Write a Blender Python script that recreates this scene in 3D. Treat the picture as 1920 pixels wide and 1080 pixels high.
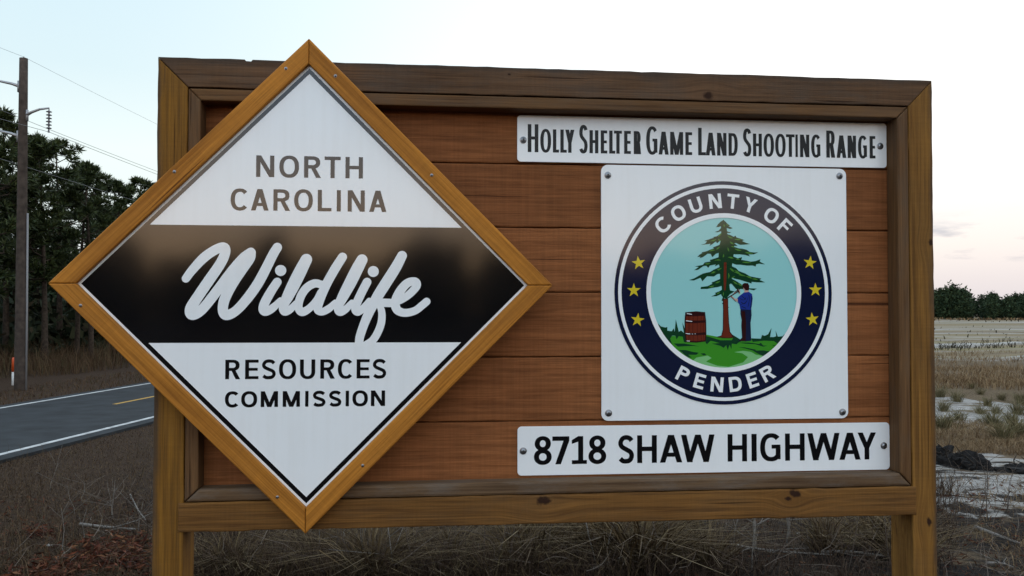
import bpy, bmesh, math, random
import numpy as np
from mathutils import Vector, Matrix
for o in list(bpy.data.objects): bpy.data.objects.remove(o)
SC = bpy.context.scene; COL = SC.collection
PI = math.pi; R = math.radians

# ------------------------------------------------------------------ camera
ZO = 2.5261                                   # road level is z = 0, camera 2.5 m above the road
CAMP = np.array([-0.1434, -2.5186, -0.0261 + ZO]); YAW, PITCH, ROLL, FPX = 0.0938, 0.0264, 0.0012, 1611.72
_d = np.array([math.sin(YAW)*math.cos(PITCH), math.cos(YAW)*math.cos(PITCH), math.sin(PITCH)])
_r = np.array([math.cos(YAW), -math.sin(YAW), 0.0]); _u = np.cross(_r, _d)
_r, _u = _r*math.cos(ROLL)+_u*math.sin(ROLL), -_r*math.sin(ROLL)+_u*math.cos(ROLL)
cd = bpy.data.cameras.new('camera'); cam = bpy.data.objects.new('camera', cd); COL.objects.link(cam)
cd.sensor_width = 36; cd.lens = FPX/1920*36; cd.clip_start = .05; cd.clip_end = 3000
cam.matrix_world = Matrix(((_r[0], _u[0], -_d[0], CAMP[0]), (_r[1], _u[1], -_d[1], CAMP[1]), (_r[2], _u[2], -_d[2], CAMP[2]), (0, 0, 0, 1)))
SC.camera = cam
def ray(px, py): return _d + _r*(px-960)/FPX + _u*(540-py)/FPX
def at(px, py, Y):                            # photo pixel -> point on the vertical plane y = Y
    v = ray(px, py); return CAMP + v*(Y-CAMP[1])/v[1]
def gnd(px, py, z=0.0):                       # photo pixel -> point on level ground
    v = ray(px, py); return CAMP + v*(z-CAMP[2])/v[2]

# ------------------------------------------------------------------ sky, sun, exposure
SUN_AZ, SUN_EL = R(196), R(2.2)               # azimuth from +Y towards +X: the sun sets behind the photographer
W = bpy.data.worlds.new('World'); SC.world = W; W.use_nodes = True
nt = W.node_tree; N = nt.nodes; L = nt.links; N.clear()
def nd(tree, typ, **kw):
    n = tree.nodes.new(typ)
    for k, v in kw.items():
        if k.startswith('i_'): n.inputs[k[2:].replace('_', ' ')].default_value = v
        else: setattr(n, k, v)
    return n
sky = nd(nt, 'ShaderNodeTexSky', sky_type='NISHITA', sun_disc=False, sun_elevation=SUN_EL, sun_rotation=SUN_AZ)
sky.air_density = 1.0; sky.dust_density = 1.5; sky.ozone_density = 1.0
hs = nd(nt, 'ShaderNodeHueSaturation', i_Saturation=.5, i_Value=1.0)
L.new(sky.outputs[0], hs.inputs['Color'])
tc = nd(nt, 'ShaderNodeTexCoord'); sx = nd(nt, 'ShaderNodeSeparateXYZ'); L.new(tc.outputs['Generated'], sx.inputs[0])
def sky_ramp(stops):
    r = nd(nt, 'ShaderNodeValToRGB'); L.new(sx.outputs['Z'], r.inputs[0]); c = r.color_ramp
    while len(c.elements) < len(stops): c.elements.new(.5)
    for e, (p, k) in zip(c.elements, stops): e.position = p; e.color = (*[v*SKYK for v in k], 1)
    return r.outputs[0]
SKYK = 3.5
anti = sky_ramp([(0, (.66, .63, .67)), (.04, (.76, .74, .75)), (.1, (.78, .87, .86)), (.17, (.80, .90, .89)), (.25, (.66, .81, .86)), (.34, (.62, .79, .87)), (.6, (.85, 1.02, 1.16)), (1, (.95, 1.13, 1.34))])       # away from the sunset
side = sky_ramp([(0, (.70, .65, .67)), (.035, (.80, .73, .72)), (.07, (.92, .84, .79)), (.13, (.98, .95, .92)), (.25, (1.15, 1.15, 1.13)), (.45, (1.0, 1.1, 1.15)), (1, (.95, 1.13, 1.34))])
glow = sky_ramp([(0, (3.2, 1.9, .8)), (.08, (2.9, 1.85, 1.0)), (.12, (2.4, 1.9, 1.5)), (.16, (1.9, 1.75, 1.65)), (.22, (1.0, 1.35, 1.75)), (.4, (1.15, 1.45, 1.8)), (1, (.95, 1.13, 1.34))])   # towards it
dv = nd(nt, 'ShaderNodeVectorMath', operation='DOT_PRODUCT'); L.new(tc.outputs['Generated'], dv.inputs[0]); dv.inputs[1].default_value = (math.sin(SUN_AZ), math.cos(SUN_AZ), 0)
def mrange(v, a, b):
    n = nd(nt, 'ShaderNodeMapRange', interpolation_type='SMOOTHSTEP'); n.inputs['From Min'].default_value = a; n.inputs['From Max'].default_value = b; L.new(v, n.inputs['Value']); return n.outputs[0]
def mixc(f, a, b):
    n = nd(nt, 'ShaderNodeMix', data_type='RGBA')
    if isinstance(f, float): n.inputs[0].default_value = f
    else: L.new(f, n.inputs[0])
    L.new(a, n.inputs[6]); L.new(b, n.inputs[7]); return n.outputs[2]
dw = nd(nt, 'ShaderNodeVectorMath', operation='DOT_PRODUCT'); L.new(tc.outputs['Generated'], dw.inputs[0]); dw.inputs[1].default_value = (math.sin(R(80)), math.cos(R(80)), 0)   # milkier air to one side
dusk = mixc(mrange(dv.outputs['Value'], .66, 1.0), mixc(mrange(dw.outputs['Value'], -.25, .6), anti, side), glow)
mul = type('M', (), {})(); mul.outputs = {2: mixc(.05, dusk, hs.outputs[0])}
# thin grey cloud wisps low over the horizon, all round
mp = nd(nt, 'ShaderNodeMapping'); mp.inputs['Scale'].default_value = (5, 5, 26); mp.inputs['Rotation'].default_value = (.1, .16, 0)
L.new(tc.outputs['Generated'], mp.inputs[0])
cn = nd(nt, 'ShaderNodeTexNoise', i_Scale=2.1, i_Detail=6.0, i_Roughness=.6); L.new(mp.outputs[0], cn.inputs['Vector'])
cr2 = nd(nt, 'ShaderNodeValToRGB'); L.new(cn.outputs[0], cr2.inputs[0])
cr2.color_ramp.elements[0].position = .51; cr2.color_ramp.elements[0].color = (0, 0, 0, 1); cr2.color_ramp.elements[1].position = .66
band = nd(nt, 'ShaderNodeValToRGB'); L.new(sx.outputs['Z'], band.inputs[0]); b = band.color_ramp
b.elements[0].position = .035; b.elements[0].color = (0, 0, 0, 1); b.elements[1].position = .065
e = b.elements.new(.085); e.color = (1, 1, 1, 1); e = b.elements.new(.105); e.color = (0, 0, 0, 1)
cm = nd(nt, 'ShaderNodeMath', operation='MULTIPLY'); L.new(cr2.outputs[0], cm.inputs[0]); L.new(band.outputs[0], cm.inputs[1])
cm2 = nd(nt, 'ShaderNodeMath', operation='MULTIPLY'); cm2.inputs[1].default_value = .85; L.new(cm.outputs[0], cm2.inputs[0])
clm = nd(nt, 'ShaderNodeMix', data_type='RGBA', blend_type='MULTIPLY'); L.new(cm2.outputs[0], clm.inputs[0])
L.new(mul.outputs[2], clm.inputs[6]); clm.inputs[7].default_value = (.62, .66, .74, 1)
bg = nd(nt, 'ShaderNodeBackground', i_Strength=.15); L.new(clm.outputs[2], bg.inputs[0])
wo = nd(nt, 'ShaderNodeOutputWorld'); L.new(bg.outputs[0], wo.inputs[0])
sd = bpy.data.lights.new('sun', 'SUN'); sd.energy = .06; sd.angle = R(45); sd.color = (1, .85, .7)
sun = bpy.data.objects.new('sun', sd); COL.objects.link(sun)
_el = R(9); sun.rotation_euler = Vector((math.sin(SUN_AZ)*math.cos(_el), math.cos(SUN_AZ)*math.cos(_el), math.sin(_el))).to_track_quat('Z', 'Y').to_euler()
SC.view_settings.view_transform = 'Standard'; SC.view_settings.look = 'None'; SC.view_settings.gamma = 1
SC.view_settings.exposure = 1.15; SC.view_settings.use_curve_mapping = False

# ------------------------------------------------------------------ materials
MATS = {}
def mat(name):
    m = bpy.data.materials.new(name); m.use_nodes = True
    return m, m.node_tree, m.node_tree.nodes['Principled BSDF']
def plain(name, col, rough=.6, metal=0.0, spec=.5, noise=0.0, nscale=30.0, bump=0.0):
    if name in MATS: return MATS[name]
    m, t, p = mat(name); p.inputs['Roughness'].default_value = rough; p.inputs['Metallic'].default_value = metal
    p.inputs['Specular IOR Level'].default_value = spec; p.inputs['Base Color'].default_value = (*col, 1)
    if noise or bump:
        c = nd(t, 'ShaderNodeTexCoord'); n = nd(t, 'ShaderNodeTexNoise', i_Scale=nscale, i_Detail=6.0); t.links.new(c.outputs['Object'], n.inputs['Vector'])
        if noise:
            r = nd(t, 'ShaderNodeValToRGB'); t.links.new(n.outputs[0], r.inputs[0])
            r.color_ramp.elements[0].position = .3; r.color_ramp.elements[1].position = .7
            r.color_ramp.elements[0].color = (*[x*(1-noise) for x in col], 1); r.color_ramp.elements[1].color = (*[min(1, x*(1+noise)) for x in col], 1)
            t.links.new(r.outputs[0], p.inputs['Base Color'])
        if bump:
            b = nd(t, 'ShaderNodeBump', i_Strength=bump, i_Distance=.02); t.links.new(n.outputs[0], b.inputs['Height']); t.links.new(b.outputs[0], p.inputs['Normal'])
    MATS[name] = m; return m
def islands(name, cols, rough=.8, spec=.2, trans=0.0):
    """foliage-like: every blade, leaf or needle takes its own tone"""
    m, t, p = mat(name); g = nd(t, 'ShaderNodeNewGeometry'); r = nd(t, 'ShaderNodeValToRGB'); t.links.new(g.outputs['Random Per Island'], r.inputs[0])
    cr = r.color_ramp; k = len(cols)
    while len(cr.elements) < k: cr.elements.new(.5)
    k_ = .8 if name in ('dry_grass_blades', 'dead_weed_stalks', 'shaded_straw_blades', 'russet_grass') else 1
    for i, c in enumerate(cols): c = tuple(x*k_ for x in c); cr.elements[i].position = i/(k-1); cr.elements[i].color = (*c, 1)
    t.links.new(r.outputs[0], p.inputs['Base Color']); p.inputs['Roughness'].default_value = rough; p.inputs['Specular IOR Level'].default_value = spec
    MATS[name] = m; return m
def wood(name, dark, light, grey=(.15, .13, .11), weather=.25, rough=.72, knots=(), grain=1.0, bump=.35, edge=None, saw=0.0, tone=.0):
    """boards run along local X; knots: (x, z, radius) in local metres"""
    m, t, p = mat(name); l = t.links
    c = nd(t, 'ShaderNodeTexCoord'); oi = nd(t, 'ShaderNodeObjectInfo'); off = nd(t, 'ShaderNodeVectorMath', operation='SCALE')
    cmb = nd(t, 'ShaderNodeCombineXYZ', i_X=37.0, i_Y=11.0, i_Z=23.0); l.new(cmb.outputs[0], off.inputs[0]); l.new(oi.outputs['Random'], off.inputs['Scale'])
    add = nd(t, 'ShaderNodeVectorMath', operation='ADD'); l.new(off.outputs[0], add.inputs[1])
    kvec = c.outputs['Object']; vec = kvec; kmask = None; sp = nd(t, 'ShaderNodeSeparateXYZ'); l.new(c.outputs['Object'], sp.inputs[0])
    for kx, kz, kr in knots:
        dd = nd(t, 'ShaderNodeCombineXYZ'); a = nd(t, 'ShaderNodeMath', operation='SUBTRACT'); a.inputs[1].default_value = kx; l.new(sp.outputs['X'], a.inputs[0])
        bz = nd(t, 'ShaderNodeMath', operation='SUBTRACT'); bz.inputs[1].default_value = kz; l.new(sp.outputs['Z'], bz.inputs[0])
        a2 = nd(t, 'ShaderNodeMath', operation='MULTIPLY'); a2.inputs[1].default_value = .72; l.new(a.outputs[0], a2.inputs[0])
        l.new(a2.outputs[0], dd.inputs['X']); l.new(bz.outputs[0], dd.inputs['Z'])
        nn = nd(t, 'ShaderNodeTexNoise', i_Scale=60.0, i_Detail=3.0); l.new(vec, nn.inputs['Vector'])
        ln = nd(t, 'ShaderNodeVectorMath', operation='LENGTH'); l.new(dd.outputs[0], ln.inputs[0])
        ns = nd(t, 'ShaderNodeMath', operation='MULTIPLY_ADD'); ns.inputs[1].default_value = kr*1.1; l.new(nn.outputs[0], ns.inputs[0]); l.new(ln.outputs['Value'], ns.inputs[2])
        mr = nd(t, 'ShaderNodeMapRange', interpolation_type='SMOOTHSTEP'); mr.inputs['From Min'].default_value = kr*.9; mr.inputs['From Max'].default_value = kr*1.35
        mr.inputs['To Min'].default_value = 1; mr.inputs['To Max'].default_value = 0; l.new(ns.outputs[0], mr.inputs['Value'])
        # grain bends round the knot
        sgn = nd(t, 'ShaderNodeMapRange', interpolation_type='SMOOTHSTEP'); sgn.inputs['From Min'].default_value = 0; sgn.inputs['From Max'].default_value = kr*5
        sgn.inputs['To Min'].default_value = .35; sgn.inputs['To Max'].default_value = 1; l.new(ln.outputs['Value'], sgn.inputs['Value'])
        vs = nd(t, 'ShaderNodeVectorMath', operation='MULTIPLY_ADD'); cz = nd(t, 'ShaderNodeCombineXYZ'); inv = nd(t, 'ShaderNodeMath', operation='SUBTRACT'); inv.inputs[0].default_value = 1; l.new(sgn.outputs[0], inv.inputs[1])
        l.new(inv.outputs[0], cz.inputs['Z']); neg = nd(t, 'ShaderNodeVectorMath', operation='SCALE'); neg.inputs['Scale'].default_value = -1; l.new(dd.outputs[0], neg.inputs[0])
        l.new(neg.outputs[0], vs.inputs[0]); l.new(cz.outputs[0], vs.inputs[1]); l.new(kvec, vs.inputs[2]); kvec = vs.outputs[0]
        if kmask is None: kmask = mr.outputs[0]
        else:
            mx = nd(t, 'ShaderNodeMath', operation='MAXIMUM'); l.new(kmask, mx.inputs[0]); l.new(mr.outputs[0], mx.inputs[1]); kmask = mx.outputs[0]
    l.new(kvec, add.inputs[0]); vec = add.outputs[0]
    def noise(sc, scale, det, rough=.6, dist=0.0):
        mp = nd(t, 'ShaderNodeMapping'); mp.inputs['Scale'].default_value = sc; l.new(vec, mp.inputs[0])
        n = nd(t, 'ShaderNodeTexNoise', i_Scale=scale, i_Detail=det, i_Roughness=rough, i_Distortion=dist); l.new(mp.outputs[0], n.inputs['Vector']); return n.outputs[0]
    g1 = noise((1.2*grain, 34, 34), 2.2, 5.0, .65, .6); g2 = noise((4, 240, 240), 1.0, 3.0, .6); big = noise((1.5, 4, 4), 1.4, 4.0); blot = noise((3, 9, 9), 2.0, 5.0, .7)
    mixv = nd(t, 'ShaderNodeMath', operation='MULTIPLY_ADD'); mixv.inputs[1].default_value = .6; l.new(g2, mixv.inputs[0]); l.new(g1, mixv.inputs[2])
    mv2 = nd(t, 'ShaderNodeMath', operation='MULTIPLY_ADD'); mv2.inputs[1].default_value = .4; l.new(big, mv2.inputs[0]); l.new(mixv.outputs[0], mv2.inputs[2])
    m8 = nd(t, 'ShaderNodeMath', operation='MULTIPLY'); m8.inputs[1].default_value = .75; l.new(mv2.outputs[0], m8.inputs[0])
    r = nd(t, 'ShaderNodeValToRGB'); l.new(m8.outputs[0], r.inputs[0]); r.color_ramp.elements[0].position = .60; r.color_ramp.elements[1].position = .90
    r.color_ramp.elements[0].color = (*dark, 1); r.color_ramp.elements[1].color = (*light, 1)
    wr = nd(t, 'ShaderNodeValToRGB'); l.new(blot, wr.inputs[0]); wr.color_ramp.elements[0].position = .45; wr.color_ramp.elements[1].position = .78
    wr.color_ramp.elements[0].color = (0, 0, 0, 1); wr.color_ramp.elements[1].color = (1, 1, 1, 1)
    wm = nd(t, 'ShaderNodeMath', operation='MULTIPLY'); wm.inputs[1].default_value = weather*2; wm.use_clamp = True; l.new(wr.outputs[0], wm.inputs[0])
    mg = nd(t, 'ShaderNodeMix', data_type='RGBA'); l.new(wm.outputs[0], mg.inputs[0]); l.new(r.outputs[0], mg.inputs[6]); mg.inputs[7].default_value = (*grey, 1)
    out = mg.outputs[2]
    if edge:                                    # the exposed arris has gone grey
        en = noise((2, 14, 14), 2.5, 5.0, .65); ez = nd(t, 'ShaderNodeMath', operation='MULTIPLY_ADD'); ez.inputs[1].default_value = edge[0]; l.new(sp.outputs['Z'], ez.inputs[0]); es = nd(t, 'ShaderNodeMath', operation='MULTIPLY_ADD'); es.inputs[1].default_value = .05; es.inputs[2].default_value = -.025; l.new(en, es.inputs[0]); l.new(es.outputs[0], ez.inputs[2])
        em = nd(t, 'ShaderNodeMapRange', interpolation_type='SMOOTHSTEP'); em.inputs['From Min'].default_value = edge[1]; em.inputs['From Max'].default_value = edge[2]; em.inputs['To Max'].default_value = .8; l.new(ez.outputs[0], em.inputs['Value'])
        me_ = nd(t, 'ShaderNodeMix', data_type='RGBA'); l.new(em.outputs[0], me_.inputs[0]); l.new(out, me_.inputs[6]); me_.inputs[7].default_value = (.042, .036, .032, 1); out = me_.outputs[2]
    if saw or tone:
        sn = noise((150, 3, 3), 1.0, 3.0, .6); sm = nd(t, 'ShaderNodeMapRange'); sm.inputs['From Min'].default_value = .3; sm.inputs['From Max'].default_value = .7; sm.inputs['To Min'].default_value = 1-saw; sm.inputs['To Max'].default_value = 1+saw; l.new(sn, sm.inputs['Value'])
        tn = nd(t, 'ShaderNodeMapRange'); tn.inputs['To Min'].default_value = 1-tone; tn.inputs['To Max'].default_value = 1+tone; l.new(oi.outputs['Random'], tn.inputs['Value']); mm = nd(t, 'ShaderNodeMath', operation='MULTIPLY'); l.new(sm.outputs[0], mm.inputs[0]); l.new(tn.outputs[0], mm.inputs[1])
        sv_ = nd(t, 'ShaderNodeVectorMath', operation='SCALE'); l.new(out, sv_.inputs[0]); l.new(mm.outputs[0], sv_.inputs['Scale']); out = sv_.outputs[0]
    # thin dark drying checks along the grain
    ck = noise((1.6, 75, 75), 1.0, 2.0, .5); cc = nd(t, 'ShaderNodeValToRGB'); l.new(ck, cc.inputs[0]); e = cc.color_ramp.elements
    e[0].position = .26; e[0].color = (.35, .3, .27, 1); e[1].position = .31; e[1].color = (1, 1, 1, 1)
    mk = nd(t, 'ShaderNodeMix', data_type='RGBA', blend_type='MULTIPLY'); mk.inputs[0].default_value = 1; l.new(out, mk.inputs[6]); l.new(cc.outputs[0], mk.inputs[7]); out = mk.outputs[2]
    if kmask is not None:
        kk = nd(t, 'ShaderNodeMix', data_type='RGBA'); l.new(kmask, kk.inputs[0]); l.new(out, kk.inputs[6]); kk.inputs[7].default_value = (.028, .012, .006, 1); out = kk.outputs[2]
    l.new(out, p.inputs['Base Color']); p.inputs['Roughness'].default_value = rough; p.inputs['Specular IOR Level'].default_value = .14
    hsum = nd(t, 'ShaderNodeMath', operation='MULTIPLY'); l.new(mixv.outputs[0], hsum.inputs[0]); l.new(cc.outputs[0], hsum.inputs[1])
    bp = nd(t, 'ShaderNodeBump', i_Strength=bump, i_Distance=.004); l.new(hsum.outputs[0], bp.inputs['Height']); l.new(bp.outputs[0], p.inputs['Normal'])
    MATS[name] = m; return m

# ------------------------------------------------------------------ object helpers
def setp(o, label=None, cat=None, group=None, kind=None):
    for k, v in (('label', label), ('category', cat), ('group', group), ('kind', kind)):
        if v: o[k] = v
    return o
def link(name, me, m=None, parent=None):
    o = bpy.data.objects.new(name, me); COL.objects.link(o)
    if m is not None and me is not None and not me.materials: me.materials.append(m)
    if parent is not None: o.parent = parent
    return o
def empty(name, loc=(0, 0, 0)):
    o = bpy.data.objects.new(name, None); o.location = loc; o.empty_display_size = .1; COL.objects.link(o); return o
def mesh_np(name, V, F, smooth=False):
    me = bpy.data.meshes.new(name); V = np.asarray(V, np.float32); F = np.asarray(F, np.int32); n, k = F.shape
    me.vertices.add(len(V)); me.vertices.foreach_set('co', V.ravel()); me.loops.add(n*k); me.loops.foreach_set('vertex_index', F.ravel())
    me.polygons.add(n); me.polygons.foreach_set('loop_start', np.arange(0, n*k, k, dtype=np.int32)); me.polygons.foreach_set('loop_total', np.full(n, k, np.int32))
    if smooth: me.polygons.foreach_set('use_smooth', np.ones(n, bool))
    me.update(calc_edges=True); me.validate(); return me
def mesh_bm(bm, name, smooth=False):
    me = bpy.data.meshes.new(name); bm.to_mesh(me); bm.free()
    if smooth:
        for f in me.polygons: f.use_smooth = True
    return me
def at_parent(o, parent):                      # parent an object whose mesh is written in world coordinates
    o.parent = parent; o.matrix_parent_inverse = Matrix.Translation(-Vector(parent.location)); return o
def tube(bm, pts, rad, seg=8, cap=True):
    pts = [Vector(p) for p in pts]; rings = []
    rad = rad if hasattr(rad, '__len__') else [rad]*len(pts)
    ref = Vector((0, 0, 1))
    for i, p in enumerate(pts):
        d = (pts[min(i+1, len(pts)-1)] - pts[max(i-1, 0)]).normalized()
        if abs(d.dot(ref)) > .95: ref = Vector((1, 0, 0)) if abs(d.x) < .9 else Vector((0, 1, 0))
        a = d.cross(ref).normalized(); c = d.cross(a)
        rings.append([bm.verts.new(p + (a*math.cos(2*PI*k/seg) + c*math.sin(2*PI*k/seg))*rad[i]) for k in range(seg)])
    for A, B in zip(rings, rings[1:]):
        for k in range(seg): bm.faces.new((A[k], A[(k+1) % seg], B[(k+1) % seg], B[k]))
    if cap: bm.faces.new(rings[0][::-1]); bm.faces.new(rings[-1])
def lathe(bm, prof, mtx, seg=16):
    rings = [[bm.verts.new(mtx @ Vector((r*math.cos(2*PI*k/seg), r*math.sin(2*PI*k/seg), z))) for k in range(seg)] for r, z in prof]
    for A, B in zip(rings, rings[1:]):
        for k in range(seg): bm.faces.new((A[k], A[(k+1) % seg], B[(k+1) % seg], B[k]))
    bm.faces.new(rings[0][::-1]); bm.faces.new(rings[-1])
def sstep(a, b, x):
    t = np.clip((x-a)/(b-a), 0, 1); return t*t*(3-2*t)

# ------------------------------------------------------------------ terrain
_t = np.array([.181, .9835]); _n = np.array([-.9835, .181])      # along the road, and to its left
def lat(x, y): return (x-CAMP[0])*_n[0] + (y-CAMP[1])*_n[1]
def road_pt(s, l, z=0): return (CAMP[0]+_t[0]*s+_n[0]*l, CAMP[1]+_t[1]*s+_n[1]*l, z)
_rs = np.random.RandomState(5)
_W = [(np.array([math.cos(a), math.sin(a)])*k, ph, 1/k**.9) for k in (.35, .6, 1.1, 1.9, 3.3, 5.5, 9) for a, ph in zip(_rs.uniform(0, 2*PI, 4), _rs.uniform(0, 2*PI, 4))]
def wav(x, y):
    s = 0
    for w, ph, am in _W: s = s + am*np.sin(x*w[0]+y*w[1]+ph + .7*np.sin(.5*x*w[1]-.4*y*w[0]))
    return s/9
def gh(x, y):
    x = np.asarray(x, float); y = np.asarray(y, float); l = lat(x, y)
    d = np.hypot((x-.2)/1.7, y+.8); m = .85*(1-sstep(2.0, 5.4, d))
    off = sstep(3.0, 5.2, np.abs(l-12.55)); fld = sstep(2.2, 5.5, x-.12*y)
    far = sstep(60, 140, np.hypot(x, y)); und = wav(x, y)
    z = m + off*(.05*und + fld*.14*und)*(1-.6*far) + fld*.5*sstep(190, 225, .5*x+.86*y)*(1-sstep(230, 250, .5*x+.86*y))
    return z - .06*(1-off)
def axis(lo, a, b, hi, st, g=1.09):
    c = list(np.arange(a, b+1e-6, st)); s = st
    while c[-1] < hi: s *= g; c.append(c[-1]+s)
    s = st
    while c[0] > lo: s *= g; c.insert(0, c[0]-s)
    return np.array(c)
gx = axis(-1500, -14, 17, 1500, .17); gy = axis(-1500, 3, 20, 1500, .17)
X, Y = np.meshgrid(gx, gy); Z = gh(X, Y); nx, ny = len(gx), len(gy)
idx = np.arange(nx*ny).reshape(ny, nx)
F = np.stack([idx[:-1, :-1], idx[:-1, 1:], idx[1:, 1:], idx[1:, :-1]], -1).reshape(-1, 4)
def ground_material():
    m, t, p = mat('soil_sand_and_dry_grass'); l = t.links; c = nd(t, 'ShaderNodeTexCoord'); sp = nd(t, 'ShaderNodeSeparateXYZ'); l.new(c.outputs['Object'], sp.inputs[0])
    def noise(scale, det=6.0, rough=.6, sc=(1, 1, 1), rot=0.0, dist=0.0):
        mp = nd(t, 'ShaderNodeMapping'); mp.inputs['Scale'].default_value = sc; mp.inputs['Rotation'].default_value = (0, 0, rot); l.new(c.outputs['Object'], mp.inputs[0])
        n = nd(t, 'ShaderNodeTexNoise', i_Scale=scale, i_Detail=det, i_Roughness=rough, i_Distortion=dist); l.new(mp.outputs[0], n.inputs['Vector']); return n.outputs[0]
    def math2(op, a, b):
        n = nd(t, 'ShaderNodeMath', operation=op)
        for i, v in enumerate((a, b)):
            if isinstance(v, (int, float)): n.inputs[i].default_value = v
            else: l.new(v, n.inputs[i])
        return n.outputs[0]
    def rampn(v, stops, interp='LINEAR'):
        r = nd(t, 'ShaderNodeValToRGB'); l.new(v, r.inputs[0]); r.color_ramp.interpolation = interp; cr = r.color_ramp
        while len(cr.elements) < len(stops): cr.elements.new(.5)
        for e, (pp, cc) in zip(cr.elements, stops): e.position = pp; e.color = (*cc, 1) if len(cc) == 3 else cc
        return r.outputs[0]
    def mix(f, a, b, mode='MIX'):
        n = nd(t, 'ShaderNodeMix', data_type='RGBA', blend_type=mode)
        if isinstance(f, (int, float)): n.inputs[0].default_value = f
        else: l.new(f, n.inputs[0])
        l.new(a, n.inputs[6]); l.new(b, n.inputs[7]); return n.outputs[2]
    fine = noise(22, 8.0, .7); mid = noise(2.3, 6.0, .65); big = noise(.35, 4.0)
    verge = mix(mid, rampn(fine, [(.25, (.019, .0115, .0075)), (.5, (.050, .029, .0175)), (.75, (.115, .073, .044))]), rampn(fine, [(.3, (.024, .014, .009)), (.7, (.078, .046, .027))]))
    sand = rampn(noise(7, 8.0, .7), [(.3, (.16, .15, .14)), (.55, (.34, .325, .305)), (.8, (.5, .485, .46))])
    black = rampn(fine, [(.3, (.008, .007, .007)), (.7, (.03, .025, .022))])
    brown = rampn(fine, [(.25, (.05, .034, .022)), (.5, (.12, .085, .052)), (.8, (.21, .16, .10))])
    pale = mix(rampn(noise(.16, 5.0, .6, (.10, 1.0, 1), R(32), .6), [(.50, (0, 0, 0)), (.60, (1, 1, 1))]), rampn(noise(.22, 6.0, .7, (.1, 1.0, 1), R(32)), [(.3, (.08, .06, .04)), (.5, (.21, .165, .105)), (.7, (.17, .16, .07))]), rampn(noise(.3, 7.0, .7, (.15, 1.0, 1), R(32)), [(.35, (.18, .16, .135)), (.55, (.33, .315, .29)), (.7, (.52, .52, .51))]))
    # distance into the cleared field, measured across its plough strips
    v = math2('ADD', math2('MULTIPLY', sp.outputs['X'], .53), math2('MULTIPLY', sp.outputs['Y'], .85))
    vw = math2('ADD', v, math2('MULTIPLY', math2('SUBTRACT', noise(.55, 5.0, .6), .5), 9.0))
    vs = math2('DIVIDE', vw, 60.0)
    streak = noise(1.1, 8.0, .68, (.7, 2.6, 1), R(32), .8)
    # share of bare sand and of black soil along v (metres / 60)
    ssh = rampn(vs, [(0, (.26,)*3), (.155, (.31,)*3), (.18, (.56,)*3), (.245, (.54,)*3), (.26, (.34,)*3), (.31, (.40,)*3), (.33, (.63,)*3), (.42, (.57,)*3), (.45, (.30,)*3), (1, (.28,)*3)])
    smask = rampn(math2('ADD', streak, math2('SUBTRACT', ssh, .5)), [(.50, (0, 0, 0)), (.56, (1, 1, 1))])
    bsh = rampn(vs, [(0, (.62,)*3), (.22, (.56,)*3), (.26, (.36,)*3), (.5, (.34,)*3), (1, (.3,)*3)])
    bmask = rampn(math2('ADD', noise(1.5, 7.0, .65, (.7, 1.8, 1), R(32)), math2('SUBTRACT', bsh, .5)), [(.47, (0, 0, 0)), (.57, (1, 1, 1))])
    field = mix(smask, mix(bmask, brown, black), sand)
    farm = rampn(vs, [(.74, (0, 0, 0)), (.86, (1, 1, 1))]); field = mix(farm, field, pale)
    lx = math2('SUBTRACT', sp.outputs['X'], math2('MULTIPLY', sp.outputs['Y'], .13)); lx = math2('ADD', lx, math2('MULTIPLY', math2('SUBTRACT', big, .5), 3.0))
    fm = rampn(math2('DIVIDE', lx, 10.0), [(.22, (0, 0, 0)), (.42, (1, 1, 1))])
    near = mix(rampn(mid, [(.42, (0, 0, 0)), (.6, (1, 1, 1))]), verge, black)
    nm = rampn(math2('DIVIDE', math2('ADD', sp.outputs['X'], 7.0), 10.0), [(.15, (0, 0, 0)), (.5, (1, 1, 1))])
    dk = nd(t, 'ShaderNodeVectorMath', operation='SCALE'); dk.inputs['Scale'].default_value = .78; l.new(mix(nm, verge, near), dk.inputs[0]); l.new(mix(fm, dk.outputs[0], field), p.inputs['Base Color']); p.inputs['Roughness'].default_value = .95; p.inputs['Specular IOR Level'].default_value = .15
    bp = nd(t, 'ShaderNodeBump', i_Strength=.8, i_Distance=.05); l.new(math2('ADD', fine, math2('MULTIPLY', mid, 1.5)), bp.inputs['Height']); l.new(bp.outputs[0], p.inputs['Normal'])
    return m
ground = link('ground', mesh_np('ground', np.stack([X, Y, Z], -1).reshape(-1, 3), F, True), ground_material()); setp(ground, kind='structure')

# road: an asphalt slab with painted edge lines and a dashed yellow centre line
def strip(name, s0, s1, l0, l1, z0, z1, m, step=20.0, parent=None):
    bm = bmesh.new(); ss = np.linspace(s0, s1, max(2, int((s1-s0)/step)+1)); prev = None
    for s in ss:
        q = [bm.verts.new(road_pt(s, l, z)) for l, z in ((l0, z0), (l0, z1), (l1, z1), (l1, z0))]
        if prev:
            for k in range(3): bm.faces.new((prev[k], q[k], q[k+1], prev[k+1]))
        prev = q
    bmesh.ops.recalc_face_normals(bm, faces=bm.faces); return link(name, mesh_bm(bm, name), m, parent)
asphalt = plain('asphalt', (.023, .027, .031), .85, noise=.38, nscale=1.6, bump=.12, spec=.2)
road = setp(strip('road', -150, 900, 9.75, 15.35, -.2, 0, asphalt), kind='structure')
wpaint = plain('white_road_paint', (.42, .43, .43), .7, noise=.35, nscale=5); ypaint = plain('yellow_road_paint', (.42, .24, .03), .7, noise=.3, nscale=12)
strip('edge_line', -150, 900, 10.08, 10.21, -.05, .004, wpaint, parent=road); strip('edge_line', -150, 900, 14.88, 15.01, -.05, .004, wpaint, parent=road)
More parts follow.
